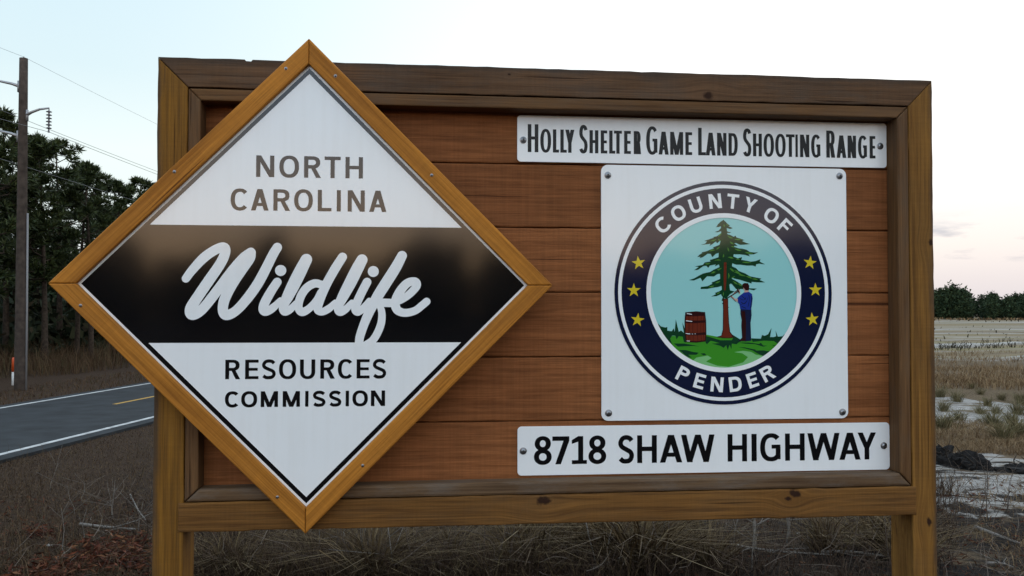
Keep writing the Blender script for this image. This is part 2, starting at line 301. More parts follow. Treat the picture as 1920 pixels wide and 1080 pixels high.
for k in range(-9, 30): strip('centre_dash', 21.9+k*12.2, 21.9+k*12.2+3.05, 12.49, 12.61, -.05, .004, ypaint, parent=road)

# ------------------------------------------------------------------ the timber sign board
def V3(p, y): return (p[0], y, p[1]+ZO)
def board(name, poly, y0, y1, ang, m, parent, bev=.003, rag=0.0, rs=None, cen=None):
    """poly: outline in the sign plane (x, z) counter-clockwise, extruded y0..y1; local X runs along the grain (angle ang)"""
    P = np.array(poly, float); c = P.mean(0) if cen is None else np.array(cen); ca, sa = math.cos(ang), math.sin(ang)
    pts = [((p[0]-c[0])*ca+(p[1]-c[1])*sa, -(p[0]-c[0])*sa+(p[1]-c[1])*ca) for p in P]
    if rag:                                     # rough-sawn long edges
        rr = np.random.RandomState(rs or 1); q = []
        for a, b2 in zip(pts, pts[1:]+pts[:1]):
            q.append(a); Ln = math.hypot(b2[0]-a[0], b2[1]-a[1])
            if abs(b2[1]-a[1]) < .2*Ln:
                k = int(Ln/.035)
                for i in range(1, k): q.append((a[0]+(b2[0]-a[0])*i/k, a[1]+(b2[1]-a[1])*i/k + rr.normal()*rag))
        pts = q
    bm = bmesh.new(); A = [bm.verts.new((x, y0, z)) for x, z in pts]; B = [bm.verts.new((x, y1, z)) for x, z in pts]; n = len(pts)
    bm.faces.new(A); bm.faces.new(B[::-1])
    for i in range(n): bm.faces.new((A[i], B[i], B[(i+1) % n], A[(i+1) % n]))
    bmesh.ops.recalc_face_normals(bm, faces=bm.faces)
    if bev:
        front = [e for e in bm.edges if e.verts[0].co.y == e.verts[1].co.y]
        bmesh.ops.bevel(bm, geom=front, offset=bev, segments=2, affect='EDGES', profile=.5, clamp_overlap=True)
    o = link(name, mesh_bm(bm, name), m, parent)
    o.location = Vector((c[0], 0, c[1]+ZO)) - Vector(parent.location); o.rotation_euler = (0, -ang, 0); return o
BASE = float(gh(.2, 0)); YF = -.060
sign = empty('timber_sign_board', (.23, 0, BASE))
setp(sign, 'large brown timber sign board with two posts and horizontal planks', 'sign board')
post_w = wood('post_wood', (.13, .066, .022), (.30, .165, .06), weather=.12, knots=()); 
lp_w = wood('post_wood_left', (.11, .05, .010), (.25, .115, .017), grey=(.12, .08, .04), weather=.14, edge=(1, .018, .045), saw=.05)
rail_w = wood('top_rail_wood', (.066, .035, .018), (.145, .078, .04), grey=(.085, .07, .058), weather=.3, edge=(1, .012, .05), saw=.06, knots=((0.4376, -0.0288, 0.017), (-0.1522, 0.0202, 0.006)))
beam_w = wood('beam_wood', (.09, .04, .011), (.215, .1, .026), grey=(.085, .055, .03), weather=.2, saw=.06, knots=((-0.0552, 0.0255, 0.022), (0.6918, 0.0297, 0.018), (0.6721, 0.0145, 0.012)))
rp_w = wood('post_wood_right', (.112, .05, .012), (.25, .12, .026), grey=(.12, .08, .04), weather=.12, edge=(-1, .018, .045), saw=.05, knots=((0.3804, -0.0283, 0.012), (-0.4543, -0.0113, 0.015)))
trim_w = wood('trim_wood', (.075, .036, .015), (.16, .083, .035), grey=(.095, .07, .05), weather=.3)
btrim_w = wood('bottom_trim_wood', (.075, .042, .022), (.15, .092, .05), grey=(.15, .125, .105), weather=.45)
plank_w = wood('plank_wood', (.155, .054, .0175), (.285, .106, .037), grey=(.11, .045, .019), weather=.2, grain=1.6, bump=.35, saw=.09, tone=.12)
zb = BASE - .6 - ZO
g = .0009
board('post', [(-.904, zb), (-.8215, zb), (-.8215, .5972), (-.904, .6795)], YF, .056, PI/2, lp_w, sign, .004, .0006, 3, cen=(-.863, -.2))
board('post', [(1.2905, zb), (1.3665, zb), (1.3665, .6725), (1.2905, .5932)], YF, .066, PI/2, rp_w, sign, .004, .0006, 4, cen=(1.3285, -.2))
tr = [(-.8215+g, .5975), (1.2905-g, .5935), (1.3665, .6728), (.96, .6745), (.40, .6762), (-.02, .6775)]
tr += [(-.646, .6795), (-.650, .6745), (-.664, .6752), (-.668, .6795), (-.904, .6800)]
board('top_rail', tr, YF-.0009, .054, 0, rail_w, sign, .0025, .0006, 6, cen=(.2315, .637))
board('trim', [(-.8195, .5945), (-.786, .5605), (1.2535, .5570), (1.2885, .5910)][::-1], YF+.001, .004, 0, trim_w, sign, .004)
board('trim', [(-.8205, .5945), (-.8195, -.5545), (-.7825, -.5190), (-.7870, .5615)], YF+.0015, .004, PI/2, trim_w, sign, .004)
board('trim', [(1.2895, .5905), (1.2545, .5560), (1.2535, -.5085), (1.2885, -.5465)], YF+.0012, .004, PI/2, trim_w, sign, .004)
board('trim', [(-.8185, -.5555), (1.2885, -.5480), (1.2520, -.5105), (-.7815, -.5205)], YF+.0005, .004, 0, btrim_w, sign, .007)
board('bottom_beam', [(-.8350, -.6370), (1.3005, -.6335), (1.3005, -.5495), (-.8350, -.5570)], YF-.004, .03, .0017, beam_w, sign, .004, .0007, 8, cen=(.2327, -.594))
zs = [-.545, -.352, -.1635, .0275, .2195, .409, .600]
board('sky_block_sheet', [(-.8195, -.55), (1.2885, -.55), (1.2885, .596), (-.8195, .596)], .034, .046, 0, plank_w, sign, 0)  # added sheet: stops sky leaking through the plank gaps and ends
for a, b2 in zip(zs, zs[1:]):
    board('plank', [(-.806, a+.0014), (1.274, a+.0024), (1.274, b2+.001), (-.806, b2-.0014)], .006, .032, 0, plank_w, sign, .005, .0004, int(a*1000) % 97)

# ------------------------------------------------------------------ print: glyphs and flat artwork on the plates
class Print:
    """flat printed shapes in a vertical plane; every piece sits a few hundredths of a millimetre before the last"""
    def __init__(s, y): s.y = y; s.V = []; s.F = []; s.k = 0
    def depth(s): s.k += 1; return s.y - s.k*5e-6
    def poly(s, pts, y=None):
        y = s.depth() if y is None else y; b = len(s.V)
        for p in pts: s.V.append((p[0], y, p[1]))
        s.F.append(list(range(b, b+len(pts))))
    def strip(s, A, B, slope=0.0):
        y = s.depth(); b = len(s.V)
        for i, (p, q) in enumerate(zip(A, B)): s.V += [(p[0], y-slope*i, p[1]), (q[0], y-slope*i, q[1])]
        for i in range(len(A)-1): s.F.append([b+2*i, b+2*i+1, b+2*i+3, b+2*i+2])
    def brush(s, pts, rad, caps=True, sub=7):
        """round brush along a smooth line through pts (x, z) with radius per point"""
        P = np.array(pts, float); r = np.array(rad if hasattr(rad, '__len__') else [rad]*len(P), float)
        Q, q = smooth(P, r, sub); T = np.gradient(Q, axis=0); T /= np.linalg.norm(T, axis=1)[:, None]+1e-12
        Nn = np.stack([-T[:, 1], T[:, 0]], 1); A = list(Q+Nn*q[:, None]); B = list(Q-Nn*q[:, None])
        if caps:
            def cap(c, t, n, rr): return [(c-n*rr*math.cos(x)*-1 - t*rr*math.sin(x), c-n*rr*math.cos(x) - t*rr*math.sin(x)) for x in np.linspace(PI/2*.98, 0, 6)[:-1]]
            h = cap(Q[0], T[0], Nn[0], q[0]); e = cap(Q[-1], -T[-1], Nn[-1], q[-1])
            A = [x[0] for x in h] + A + [x[0] for x in e[::-1]]; B = [x[1] for x in h] + B + [x[1] for x in e[::-1]]
        s.strip(A, B, 1e-6)
    def ring(s, c, ro, ri, n=96):
        a = np.linspace(0, 2*PI, n+1); C = np.stack([np.cos(a), np.sin(a)], 1); s.strip(list(np.array(c)+C*ro), list(np.array(c)+C*ri))
    def disc(s, c, r, n=64):
        a = np.linspace(0, 2*PI, n, endpoint=False); s.poly([(c[0]+r*math.cos(x), c[1]+r*math.sin(x)) for x in a])
    def build(s, name, m, parent):
        bm = bmesh.new(); vs = [bm.verts.new(v) for v in s.V]
        for f in s.F:
            try: bm.faces.new([vs[i] for i in f])
            except ValueError: pass
        bm.normal_update(); big = [f for f in bm.faces if len(f.verts) > 4]
        if big: bmesh.ops.triangulate(bm, faces=big, ngon_method='EAR_CLIP')
        for f in bm.faces:
            if f.normal.y > 0: f.normal_flip()
        bm.normal_update()
        for f in bm.faces:
            if f.normal.y > 0: f.normal_flip()
        return at_parent(link(name, mesh_bm(bm, name), m), parent)
def smooth(P, r, sub):
    if len(P) < 3:
        t = np.linspace(0, 1, 3)[:, None]; return P[0]+(P[-1]-P[0])*t, r[0]+(r[-1]-r[0])*t[:, 0]
    E = np.vstack([2*P[0]-P[1], P, 2*P[-1]-P[-2]]); er = np.concatenate([[r[0]], r, [r[-1]]]); O, o = [], []
    for i in range(1, len(E)-2):
        for t in np.linspace(0, 1, sub, endpoint=False):
            w = np.array([-t+2*t*t-t**3, 2-5*t*t+3*t**3, t+4*t*t-3*t**3, -t*t+t**3])/2
            O.append(w@E[i-1:i+3]); o.append(w@er[i-1:i+3])
    O.append(E[-2]); o.append(er[-2]); return np.array(O), np.array(o)
def glyph(pr, ch, w, h, t, s, put):
    """monoline sans capital in a box w x h, stem t, bar s; put maps (x, y) to the plane"""
    def rect(x0, y0, x1, y1): pr.poly([put(*p) for p in ((x0, y0), (x1, y0), (x1, y1), (x0, y1))])
    def quad(*p): pr.poly([put(*q) for q in p])
    def arc(cx, cy, rx, ry, a0, a1, ex=2.25, tt=None, sv=None, n=26):
        tt = t if tt is None else tt; sv = s if sv is None else sv; A, B = [], []
        for a in np.linspace(R(a0), R(a1), n):
            ca, sa = math.cos(a), math.sin(a); c_ = math.copysign(abs(ca)**(2/ex), ca); s_ = math.copysign(abs(sa)**(2/ex), sa)
            A.append(put(cx+rx*c_, cy+ry*s_)); B.append(put(cx+(rx-tt)*c_, cy+(ry-sv)*s_))
        pr.strip(A, B)
    def line(P, th):
        Q, _ = smooth(np.array(P, float), np.ones(len(P)), 6); T = np.gradient(Q, axis=0); T /= np.linalg.norm(T, axis=1)[:, None]
        A = [put(q[0]-d[1]*th/2, q[1]+d[0]*th/2) for q, d in zip(Q, T)]; B = [put(q[0]+d[1]*th/2, q[1]-d[0]*th/2) for q, d in zip(Q, T)]; pr.strip(A, B)
    o = h*.015
    if ch == 'H': rect(0, 0, t, h); rect(w-t, 0, w, h); rect(t, h*.5-s*.45, w-t, h*.5+s*.55)
    elif ch == 'I': rect(0, 0, w, h)
    elif ch == 'L': rect(0, 0, t, h); rect(t, 0, w, s)
    elif ch in 'EF':
        rect(0, 0, t, h); rect(t, h-s, w, h); rect(t, h*.5-s*.45, w*.94, h*.5+s*.5)
        if ch == 'E': rect(t, 0, w, s)
    elif ch == 'T': rect(0, h-s, w, h); rect(w/2-t/2, 0, w/2+t/2, h-s)
    elif ch == 'N': d = t*1.16; rect(0, 0, t, h); rect(w-t, 0, w, h); quad((0, h), (d, h), (w, 0), (w-d, 0))
    elif ch == 'M':
        d = t*1.12; rect(0, 0, t, h); rect(w-t, 0, w, h); quad((0, h), (d, h), (w/2+d*.5, 0), (w/2-d*.5, 0)); quad((w, h), (w-d, h), (w/2-d*.5, 0), (w/2+d*.5, 0))
    elif ch == 'W':
        d = t*1.08; q = w/4
        quad((0, h), (d, h), (q+d*.62, 0), (q-d*.46, 0)); quad((2*q-d*.52, h), (2*q+d*.52, h), (q+d*.5, 0), (q-d*.46, 0))
        quad((2*q-d*.52, h), (2*q+d*.52, h), (3*q+d*.46, 0), (3*q-d*.5, 0)); quad((w-d, h), (w, h), (3*q+d*.46, 0), (3*q-d*.62, 0))
    elif ch == 'A':
        d = t*1.08; a = d*.56; quad((0, 0), (d, 0), (w/2+a, h), (w/2-a, h)); quad((w, 0), (w-d, 0), (w/2-a, h), (w/2+a, h)); rect(w*.24, h*.21, w*.76, h*.21+s*.92)
    elif ch == 'Y':
        d = t*1.12; y = h*.42; quad((0, h), (d, h), (w/2+t*.5, y), (w/2-t*.5, y)); quad((w, h), (w-d, h), (w/2-t*.5, y), (w/2+t*.5, y)); rect(w/2-t/2, 0, w/2+t/2, y+.02*h)
    elif ch == 'O': arc(w/2, h/2, w/2, h/2+o, 0, 360, 2.3, n=44)
    elif ch == 'C': arc(w*.54, h/2, w*.54, h/2+o, 42, 318, 2.3, n=36)
    elif ch == 'G':
        arc(w*.54, h/2, w*.54, h/2+o, 44, 312, 2.35, n=36); rect(w-t, h*.06, w, h*.5); rect(w*.56, h*.5-s*.3, w-t*.02, h*.5+s*.6)
    elif ch == 'U':
        rr = min(w/2, h*.45); rect(0, rr, t, h); rect(w-t, rr, w, h); arc(w/2, rr, w/2, rr+o, 180, 360, 2.3)
    elif ch == 'D':
        k = w*.42; rect(0, 0, t, h); rect(t, h-s, k, h); rect(t, 0, k, s); arc(k, h/2, w-k, h/2, -90, 90, 2.5)
    elif ch in 'PR':
        b_ = h*.43; k = w*.48; wb = w*(.97 if ch == 'R' else 1); rect(0, 0, t, h); rect(t, h-s, k, h); rect(t, b_, k, b_+s); arc(k, (h+b_)/2, wb-k, (h-b_)/2, -90, 90, 2.4)
        if ch == 'R': quad((w*.38, b_+s*.5), (w*.38+t*1.05, b_+s*.5), (w*1.02, 0), (w*1.02-t*1.16, 0))
    elif ch == 'S':
        th = (t+s)/2*.98; U = [(.98, .86), (.8, .965), (.5, 1.0), (.2, .95), (.03, .78), (.13, .62), (.5, .5), (.87, .385), (.98, .215), (.82, .045), (.5, 0), (.22, .02), (0, .115)]
        line([(th/2+u*(w-th), th/2-o+v*(h-th+2*o)) for u, v in U], th)
    elif ch == '8': arc(w/2, h*.745, w*.455, h*.255+o, 0, 360, 2.1, sv=s*.92, n=36); arc(w/2, h*.27, w/2, h*.27+o, 0, 360, 2.1, sv=s*.95, n=36)
    elif ch == '7': rect(0, h-s, w, h); quad((w, h-s), (w-t*1.15, h-s), (w*.17, 0), (w*.17+t*1.1, 0))
    elif ch == '1': rect(w*.42, s*.8, w*.42+t, h); quad((w*.42, h), (w*.42, h-s*1.25), (0, h*.72), (0, h*.86)); rect(0, 0, w, s*.86)
def words(pr, spec, Y, zbase, zcap, t, s, small=None, stretch=1.0):
    """spec: list of (char, x0 px, x1 px, small cap?) measured in the photograph; the letters share one baseline on the plate"""
    for ch, a, b2, sm in spec:
        x0 = at(a, 500, Y)[0]; x1 = at(b2, 500, Y)[0]; hh = (zcap-zbase)*(small if sm else 1)
        glyph(pr, ch, x1-x0, hh, t*(.93 if sm else 1), s*(.93 if sm else 1), lambda x, y, x0=x0: (x0+x, zbase+y))
def paint(name, col, rough=.07): 
    if name in MATS: return MATS[name]
    m, t, p = mat(name); p.inputs['Base Color'].default_value = (*col, 1); p.inputs['Specular IOR Level'].default_value = .5
    c = nd(t, 'ShaderNodeTexCoord'); n = nd(t, 'ShaderNodeTexNoise', i_Scale=9.0, i_Detail=5.0); t.links.new(c.outputs['Object'], n.inputs['Vector'])
    mr = nd(t, 'ShaderNodeMapRange'); mr.inputs['To Min'].default_value = rough*.75; mr.inputs['To Max'].default_value = rough*1.3; t.links.new(n.outputs[0], mr.inputs['Value']); t.links.new(mr.outputs[0], p.inputs['Roughness'])
    n2 = nd(t, 'ShaderNodeTexNoise', i_Scale=3.0, i_Detail=2.0); t.links.new(c.outputs['Object'], n2.inputs['Vector'])   # sheet metal is never quite flat
    bp = nd(t, 'ShaderNodeBump', i_Strength=.10, i_Distance=.004); t.links.new(n2.outputs[0], bp.inputs['Height']); t.links.new(bp.outputs[0], p.inputs['Normal'])
    if name == 'white_sheeting':
        mp = nd(t, 'ShaderNodeMapping'); mp.inputs['Scale'].default_value = (55, 1, 2.2); t.links.new(c.outputs['Object'], mp.inputs[0]); n3 = nd(t, 'ShaderNodeTexNoise', i_Scale=1.0, i_Detail=5.0); t.links.new(mp.outputs[0], n3.inputs['Vector'])
        n4 = nd(t, 'ShaderNodeTexNoise', i_Scale=5.0, i_Detail=7.0, i_Roughness=.7); t.links.new(c.outputs['Object'], n4.inputs['Vector']); mu = nd(t, 'ShaderNodeMath', operation='MULTIPLY'); t.links.new(n3.outputs[0], mu.inputs[0]); t.links.new(n4.outputs[0], mu.inputs[1])
        rc = nd(t, 'ShaderNodeValToRGB'); t.links.new(mu.outputs[0], rc.inputs[0]); e = rc.color_ramp.elements; e[0].position = .22; e[0].color = (*col, 1); e[1].position = .48; e[1].color = (col[0]*.955, col[1]*.95, col[2]*.94, 1); t.links.new(rc.outputs[0], p.inputs['Base Color'])
    MATS[name] = m; return m
white = paint('white_sheeting', (.84, .865, .885), .1); black = paint('black_print', (.004, .004, .005), .085); navy = paint('navy_print', (.006, .010, .036), .085); inkgrey = paint('charcoal_print', (.008, .011, .014), .22); inkgrey.node_tree.nodes['Principled BSDF'].inputs['Specular IOR Level'].default_value = .2
steel = plain('zinc_screw', (.26, .27, .29), .3, 1.0); dark = plain('recess_shadow_steel', (.06, .06, .06), .5, .8)
edge = plain('cut_aluminium_edge', (.5, .5, .5), .4, .9)
def plate(name, x0, x1, z0, z1, y0, y1, rad, parent_name, label, cat, corners=None, tilt=0.0):
    th = empty(parent_name, ((x0+x1)/2, y0, z0 if not corners else min(c[1] for c in corners)))
    setp(th, label, cat); pts = []
    for cx, cz, a0 in ((x1-rad, z1-rad, 0), (x0+rad, z1-rad, 90), (x0+rad, z0+rad, 180), (x1-rad, z0+rad, 270)):
        for k in range(7): a = R(a0+15*k); pts.append((cx+rad*math.cos(a), cz+rad*math.sin(a)))
    bm = bmesh.new(); A = [bm.verts.new((x, y0, z)) for x, z in pts]; B = [bm.verts.new((x, y1, z)) for x, z in pts]; n = len(pts)
    bm.faces.new(A); bm.faces.new(B[::-1])
    for i in range(n): bm.faces.new((A[i], B[i], B[(i+1) % n], A[(i+1) % n]))
    bmesh.ops.recalc_face_normals(bm, faces=bm.faces)
    bmesh.ops.bevel(bm, geom=[e for e in bm.edges if abs(e.verts[0].co.y-y0) < 1e-6 and abs(e.verts[1].co.y-y0) < 1e-6], offset=.0006, segments=1, affect='EDGES')
    at_parent(link('plate', mesh_bm(bm, 'plate'), white), th); return th
def screw_mesh():
    bm = bmesh.new(); M = Matrix.Rotation(PI/2, 4, 'X')
    lathe(bm, [(.0105, 0), (.0105, .0012), (.0082, .0016), (.0080, .0022), (.0068, .0048), (.0042, .0062), (.0034, .0064), (.0030, .0035)], M, 18)
    bmesh.ops.recalc_face_normals(bm, faces=bm.faces); return mesh_bm(bm, 'screw', False)
def star_recess():
    bm = bmesh.new()
    for a in (0, PI/2):
        c, s_ = math.cos(a), math.sin(a); bm.faces.new([bm.verts.new((x*c-z*s_, -.0066-.00005*(a > 0), x*s_+z*c)) for x, z in ((-.0034, -.0009), (.0034, -.0009), (.0034, .0009), (-.0034, .0009))])
    return mesh_bm(bm, 'drive_recess')
SCREW = screw_mesh(); SCREW.materials.append(steel); RECESS = star_recess(); RECESS.materials.append(dark)
def screw(px, py, y, parent, sc=1.0):
    p = at(px, py, y); o = link('screw', SCREW, None, parent); o.location = Vector((p[0], y, p[2])) - Vector(parent.location); o.scale = (sc,)*3
    o.rotation_euler = (0, (px*7.3) % 3, 0); link('drive_recess', RECESS, None, o)
P0 = 0.0
z_ = lambda px, py, Y: at(px, py, Y)[2]
# top strip
t1 = plate('p', at(969.8, 262, P0)[0], at(1662.3, 270, P0)[0], (z_(970, 305.6, P0)+z_(1663, 312.5, P0))/2, (z_(970, 218, P0)+z_(1662, 229, P0))/2, P0, .004, .011,
           'range_name_sign', 'white strip sign reading Holly Shelter Game Land Shooting Range', 'sign')
def Z45(v): return v/4.5
a4 = lambda v: 960+v/4.5
a5 = lambda v: 1380+v/4.91
spec = [('H', a4(132), a4(222), 0), ('O', a4(238), a4(330), 1), ('L', a4(345), a4(397), 1), ('L', a4(408), a4(462), 1), ('Y', a4(450), a4(527), 1),
        ('S', a4(567), a4(640), 0), ('H', a4(655), a4(730), 1), ('E', a4(750), a4(805), 1), ('L', a4(822), a4(873), 1), ('T', a4(862), a4(930), 1), ('E', a4(948), a4(1005), 1), ('R', a4(1030), a4(1090), 1),
        ('G', a4(1135), a4(1230), 0), ('A', a4(1240), a4(1325), 1), ('M', a4(1338), a4(1448), 1), ('E', a4(1467), a4(1524), 1),
        ('L', a4(1575), a4(1640), 0), ('A', a4(1640), a4(1722), 1), ('N', a4(1735), a4(1815), 1), ('D', a4(1832), a5(22), 1),
        ('S', a5(70), a5(148), 0), ('H', a5(163), a5(245), 1), ('O', a5(260), a5(357), 1), ('O', a5(368), a5(465), 1), ('T', a5(468), a5(548), 1), ('I', a5(555), a5(577), 1), ('N', a5(597), a5(683), 1), ('G', a5(700), a5(785), 1),
        ('R', a5(840), a5(920), 0), ('A', a5(935), a5(1023), 1), ('N', a5(1037), a5(1115), 1), ('G', a5(1133), a5(1215), 1), ('E', a5(1240), a5(1293), 1)]
pr = Print(P0-.0003); words(pr, spec, P0, (z_(1000, 288.5, P0)+z_(1640, 294, P0))/2, (z_(1000, 235.5, P0)+z_(1560, 242.5, P0))/2, .0110, .0094, .83); pr.build('lettering', inkgrey, t1)
screw(981, 262.5, P0, t1); screw(1650, 274, P0, t1)
# bottom strip
t2 = plate('p', at(970.3, 846, P0)[0], at(1668.2, 836, P0)[0], (z_(970.5, 893, P0)+z_(1668.5, 879.6, P0))/2, (z_(970, 800.4, P0)+z_(1668, 791.7, P0))/2, P0, .004, .012,
           'street_address_sign', 'white strip sign reading 8718 SHAW HIGHWAY in bold black', 'sign')
a6 = lambda v: 960+v/4.8
a7 = lambda v: 1360+v/4.155
spec = [('8', a6(198), a6(357), 0), ('7', a6(363), a6(515), 0), ('1', a6(537), a6(672), 0), ('8', a6(686), a6(845), 0), ('S', a6(950), a6(1095), 0), ('H', a6(1122), a6(1298), 0), ('A', a6(1325), a6(1525), 0), ('W', a6(1515), a6(1815), 0),
        ('H', a7(10), a7(160), 0), ('I', a7(195), a7(235), 0), ('G', a7(262), a7(420), 0), ('H', a7(455), a7(607), 0), ('W', a7(628), a7(878), 0), ('A', a7(875), a7(1040), 0), ('Y', a7(1017), a7(1160), 0)]
pr = Print(P0-.0003); words(pr, spec, P0, (z_(1010, 870, P0)+z_(1620, 862.5, P0))/2, (z_(1010, 818, P0)+z_(1620, 811.5, P0))/2, .0152, .0132); pr.build('lettering', black, t2)
screw(981, 845.5, P0, t2); screw(1657, 835.5, P0, t2)

# county plate with its seal
x0, x1 = .7411-.381, .7411+.381; zc = .0288+ZO
t3 = plate('p', x0, x1, zc-.381, zc+.381, P0-.0005, .004, .020, 'county_seal_sign', 'square white sign with round navy county seal, pine, barrel and stars', 'sign')
YP = P0-.0005
for q in ((1139.5, 328.5), (1574, 330), (1579.5, 772.5), (1141, 774.5)): screw(*q, YP, t3)
sc_ = at(1358, 548.5, YP); SC0 = np.array([sc_[0], sc_[2]]); SR = .3365
def art(k):                                    # photo zoom coordinates -> plane
    ox, oy, s_ = {5: (1280, 400, 9.0), 6: (1280, 500, 7.2), 7: (1215, 570, 6.62), 8: (1110, 300, 2.16)}[k]
    def f(x, y): p = at(ox+x/s_, oy+y/s_, YP); return (p[0], p[2])
    return f
def layer(name, m, y, polys=(), brushes=()):
    pr = Print(YP-y*.28)
    for k, pts in polys: f = art(k); pr.poly([f(*p) for p in pts])
    for k, pts, r in brushes:
        f = art(k); s_ = {5: 9.0, 6: 7.2, 7: 6.62, 8: 2.16}[k]; rr = [a/s_*.00162 for a in (r if hasattr(r, '__len__') else [r]*len(pts))]; pr.brush([f(*p) for p in pts], rr, sub=4)
    return pr.build(name, m, t3)
teal = paint('teal_print', (.30, .64, .64)); lgreen = paint('grass_green_print', (.045, .27, .02)); dgreen = paint('dark_green_print', (.006, .045, .018)); pgreen = paint('pale_green_print', (.2, .5, .2))
mgreen = paint('leaf_green_print', (.07, .22, .035)); brick = paint('red_brown_print', (.14, .024, .012)); blue = paint('blue_print', (.015, .035, .25)); dblue = paint('dark_blue_print', (.01, .016, .05)); skin = paint('pale_skin_print', (.5, .33, .28)); hair = paint('dark_hair_print', (.03, .008, .008)); yellow = paint('yellow_print', (.65, .52, .03))
pr = Print(YP-.0001); pr.disc(SC0, SR*.69, 96); pr.build('seal_sky', teal, t3)
layer('seal_grass', lgreen, .0005, [(7, [(130, 300), (230, 395), (300, 395), (450, 400), (720, 380), (860, 405), (1050, 418), (1160, 440), (1290, 432), (1500, 440), (1760, 400), (1720, 560), (1600, 660), (1450, 740), (1250, 810), (1000, 850), (800, 835), (620, 780), (450, 690), (330, 590), (230, 480)])])
layer('seal_path', pgreen, .0007, [(7, [(560, 700), (600, 665), (740, 640), (790, 670), (720, 715), (860, 765), (1000, 780), (1180, 725), (1240, 660), (1170, 612), (1070, 597), (1180, 580), (1280, 595), (1340, 630), (1460, 650), (1250, 790), (1000, 840), (760, 800)])])
layer('seal_undergrowth', dgreen, .0009, [
    (7, [(120, 240), (160, 278), (215, 292), (240, 285), (240, 330), (295, 338), (320, 300), (330, 345), (345, 190), (382, 345), (410, 328), (445, 360), (425, 228), (462, 320), (470, 480), (445, 470), (430, 405), (380, 400), (355, 440), (340, 395), (300, 392), (275, 430), (300, 500), (190, 420)]),
    (7, [(320, 490), (450, 490), (560, 510), (645, 528), (560, 520), (450, 525), (370, 530)]),
    (7, [(385, 570), (470, 572), (560, 595), (630, 605), (600, 630), (500, 630), (545, 670), (480, 650)]), (7, [(650, 615), (700, 610), (725, 632), (690, 638)]),
    (7, [(715, 395), (800, 420), (900, 450), (1040, 450), (1060, 410), (1040, 375), (1130, 430), (1165, 460), (1120, 480), (1100, 500), (1040, 490), (1035, 560), (1012, 505), (990, 575), (970, 510), (940, 545), (900, 520), (790, 492), (890, 485), (780, 455), (730, 500), (715, 480)]),
    (7, [(1280, 425), (1400, 430), (1415, 385), (1450, 395), (1490, 375), (1533, 298), (1515, 410), (1560, 410), (1590, 400), (1583, 328), (1612, 405), (1670, 400), (1692, 375), (1720, 420), (1620, 500), (1560, 460), (1440, 455), (1300, 470)]),
    (7, [(1120, 480), (1250, 478), (1380, 495), (1400, 480), (1430, 515), (1480, 518), (1430, 530), (1330, 500), (1200, 492)]),
    (7, [(1120, 535), (1200, 538), (1330, 565), (1340, 578), (1430, 575), (1520, 590), (1440, 650), (1360, 615), (1300, 578), (1200, 550)]), (7, [(1530, 505), (1600, 520), (1580, 530)])])
core = [(690, 105), (720, 150), (745, 260), (750, 340), (800, 400), (870, 520), (870, 640), (850, 760), (830, 900), (830, 1090), (800, 1200), (640, 1200), (630, 1080), (620, 900), (600, 800), (610, 640), (620, 540), (650, 420), (650, 330), (645, 220), (670, 130)]
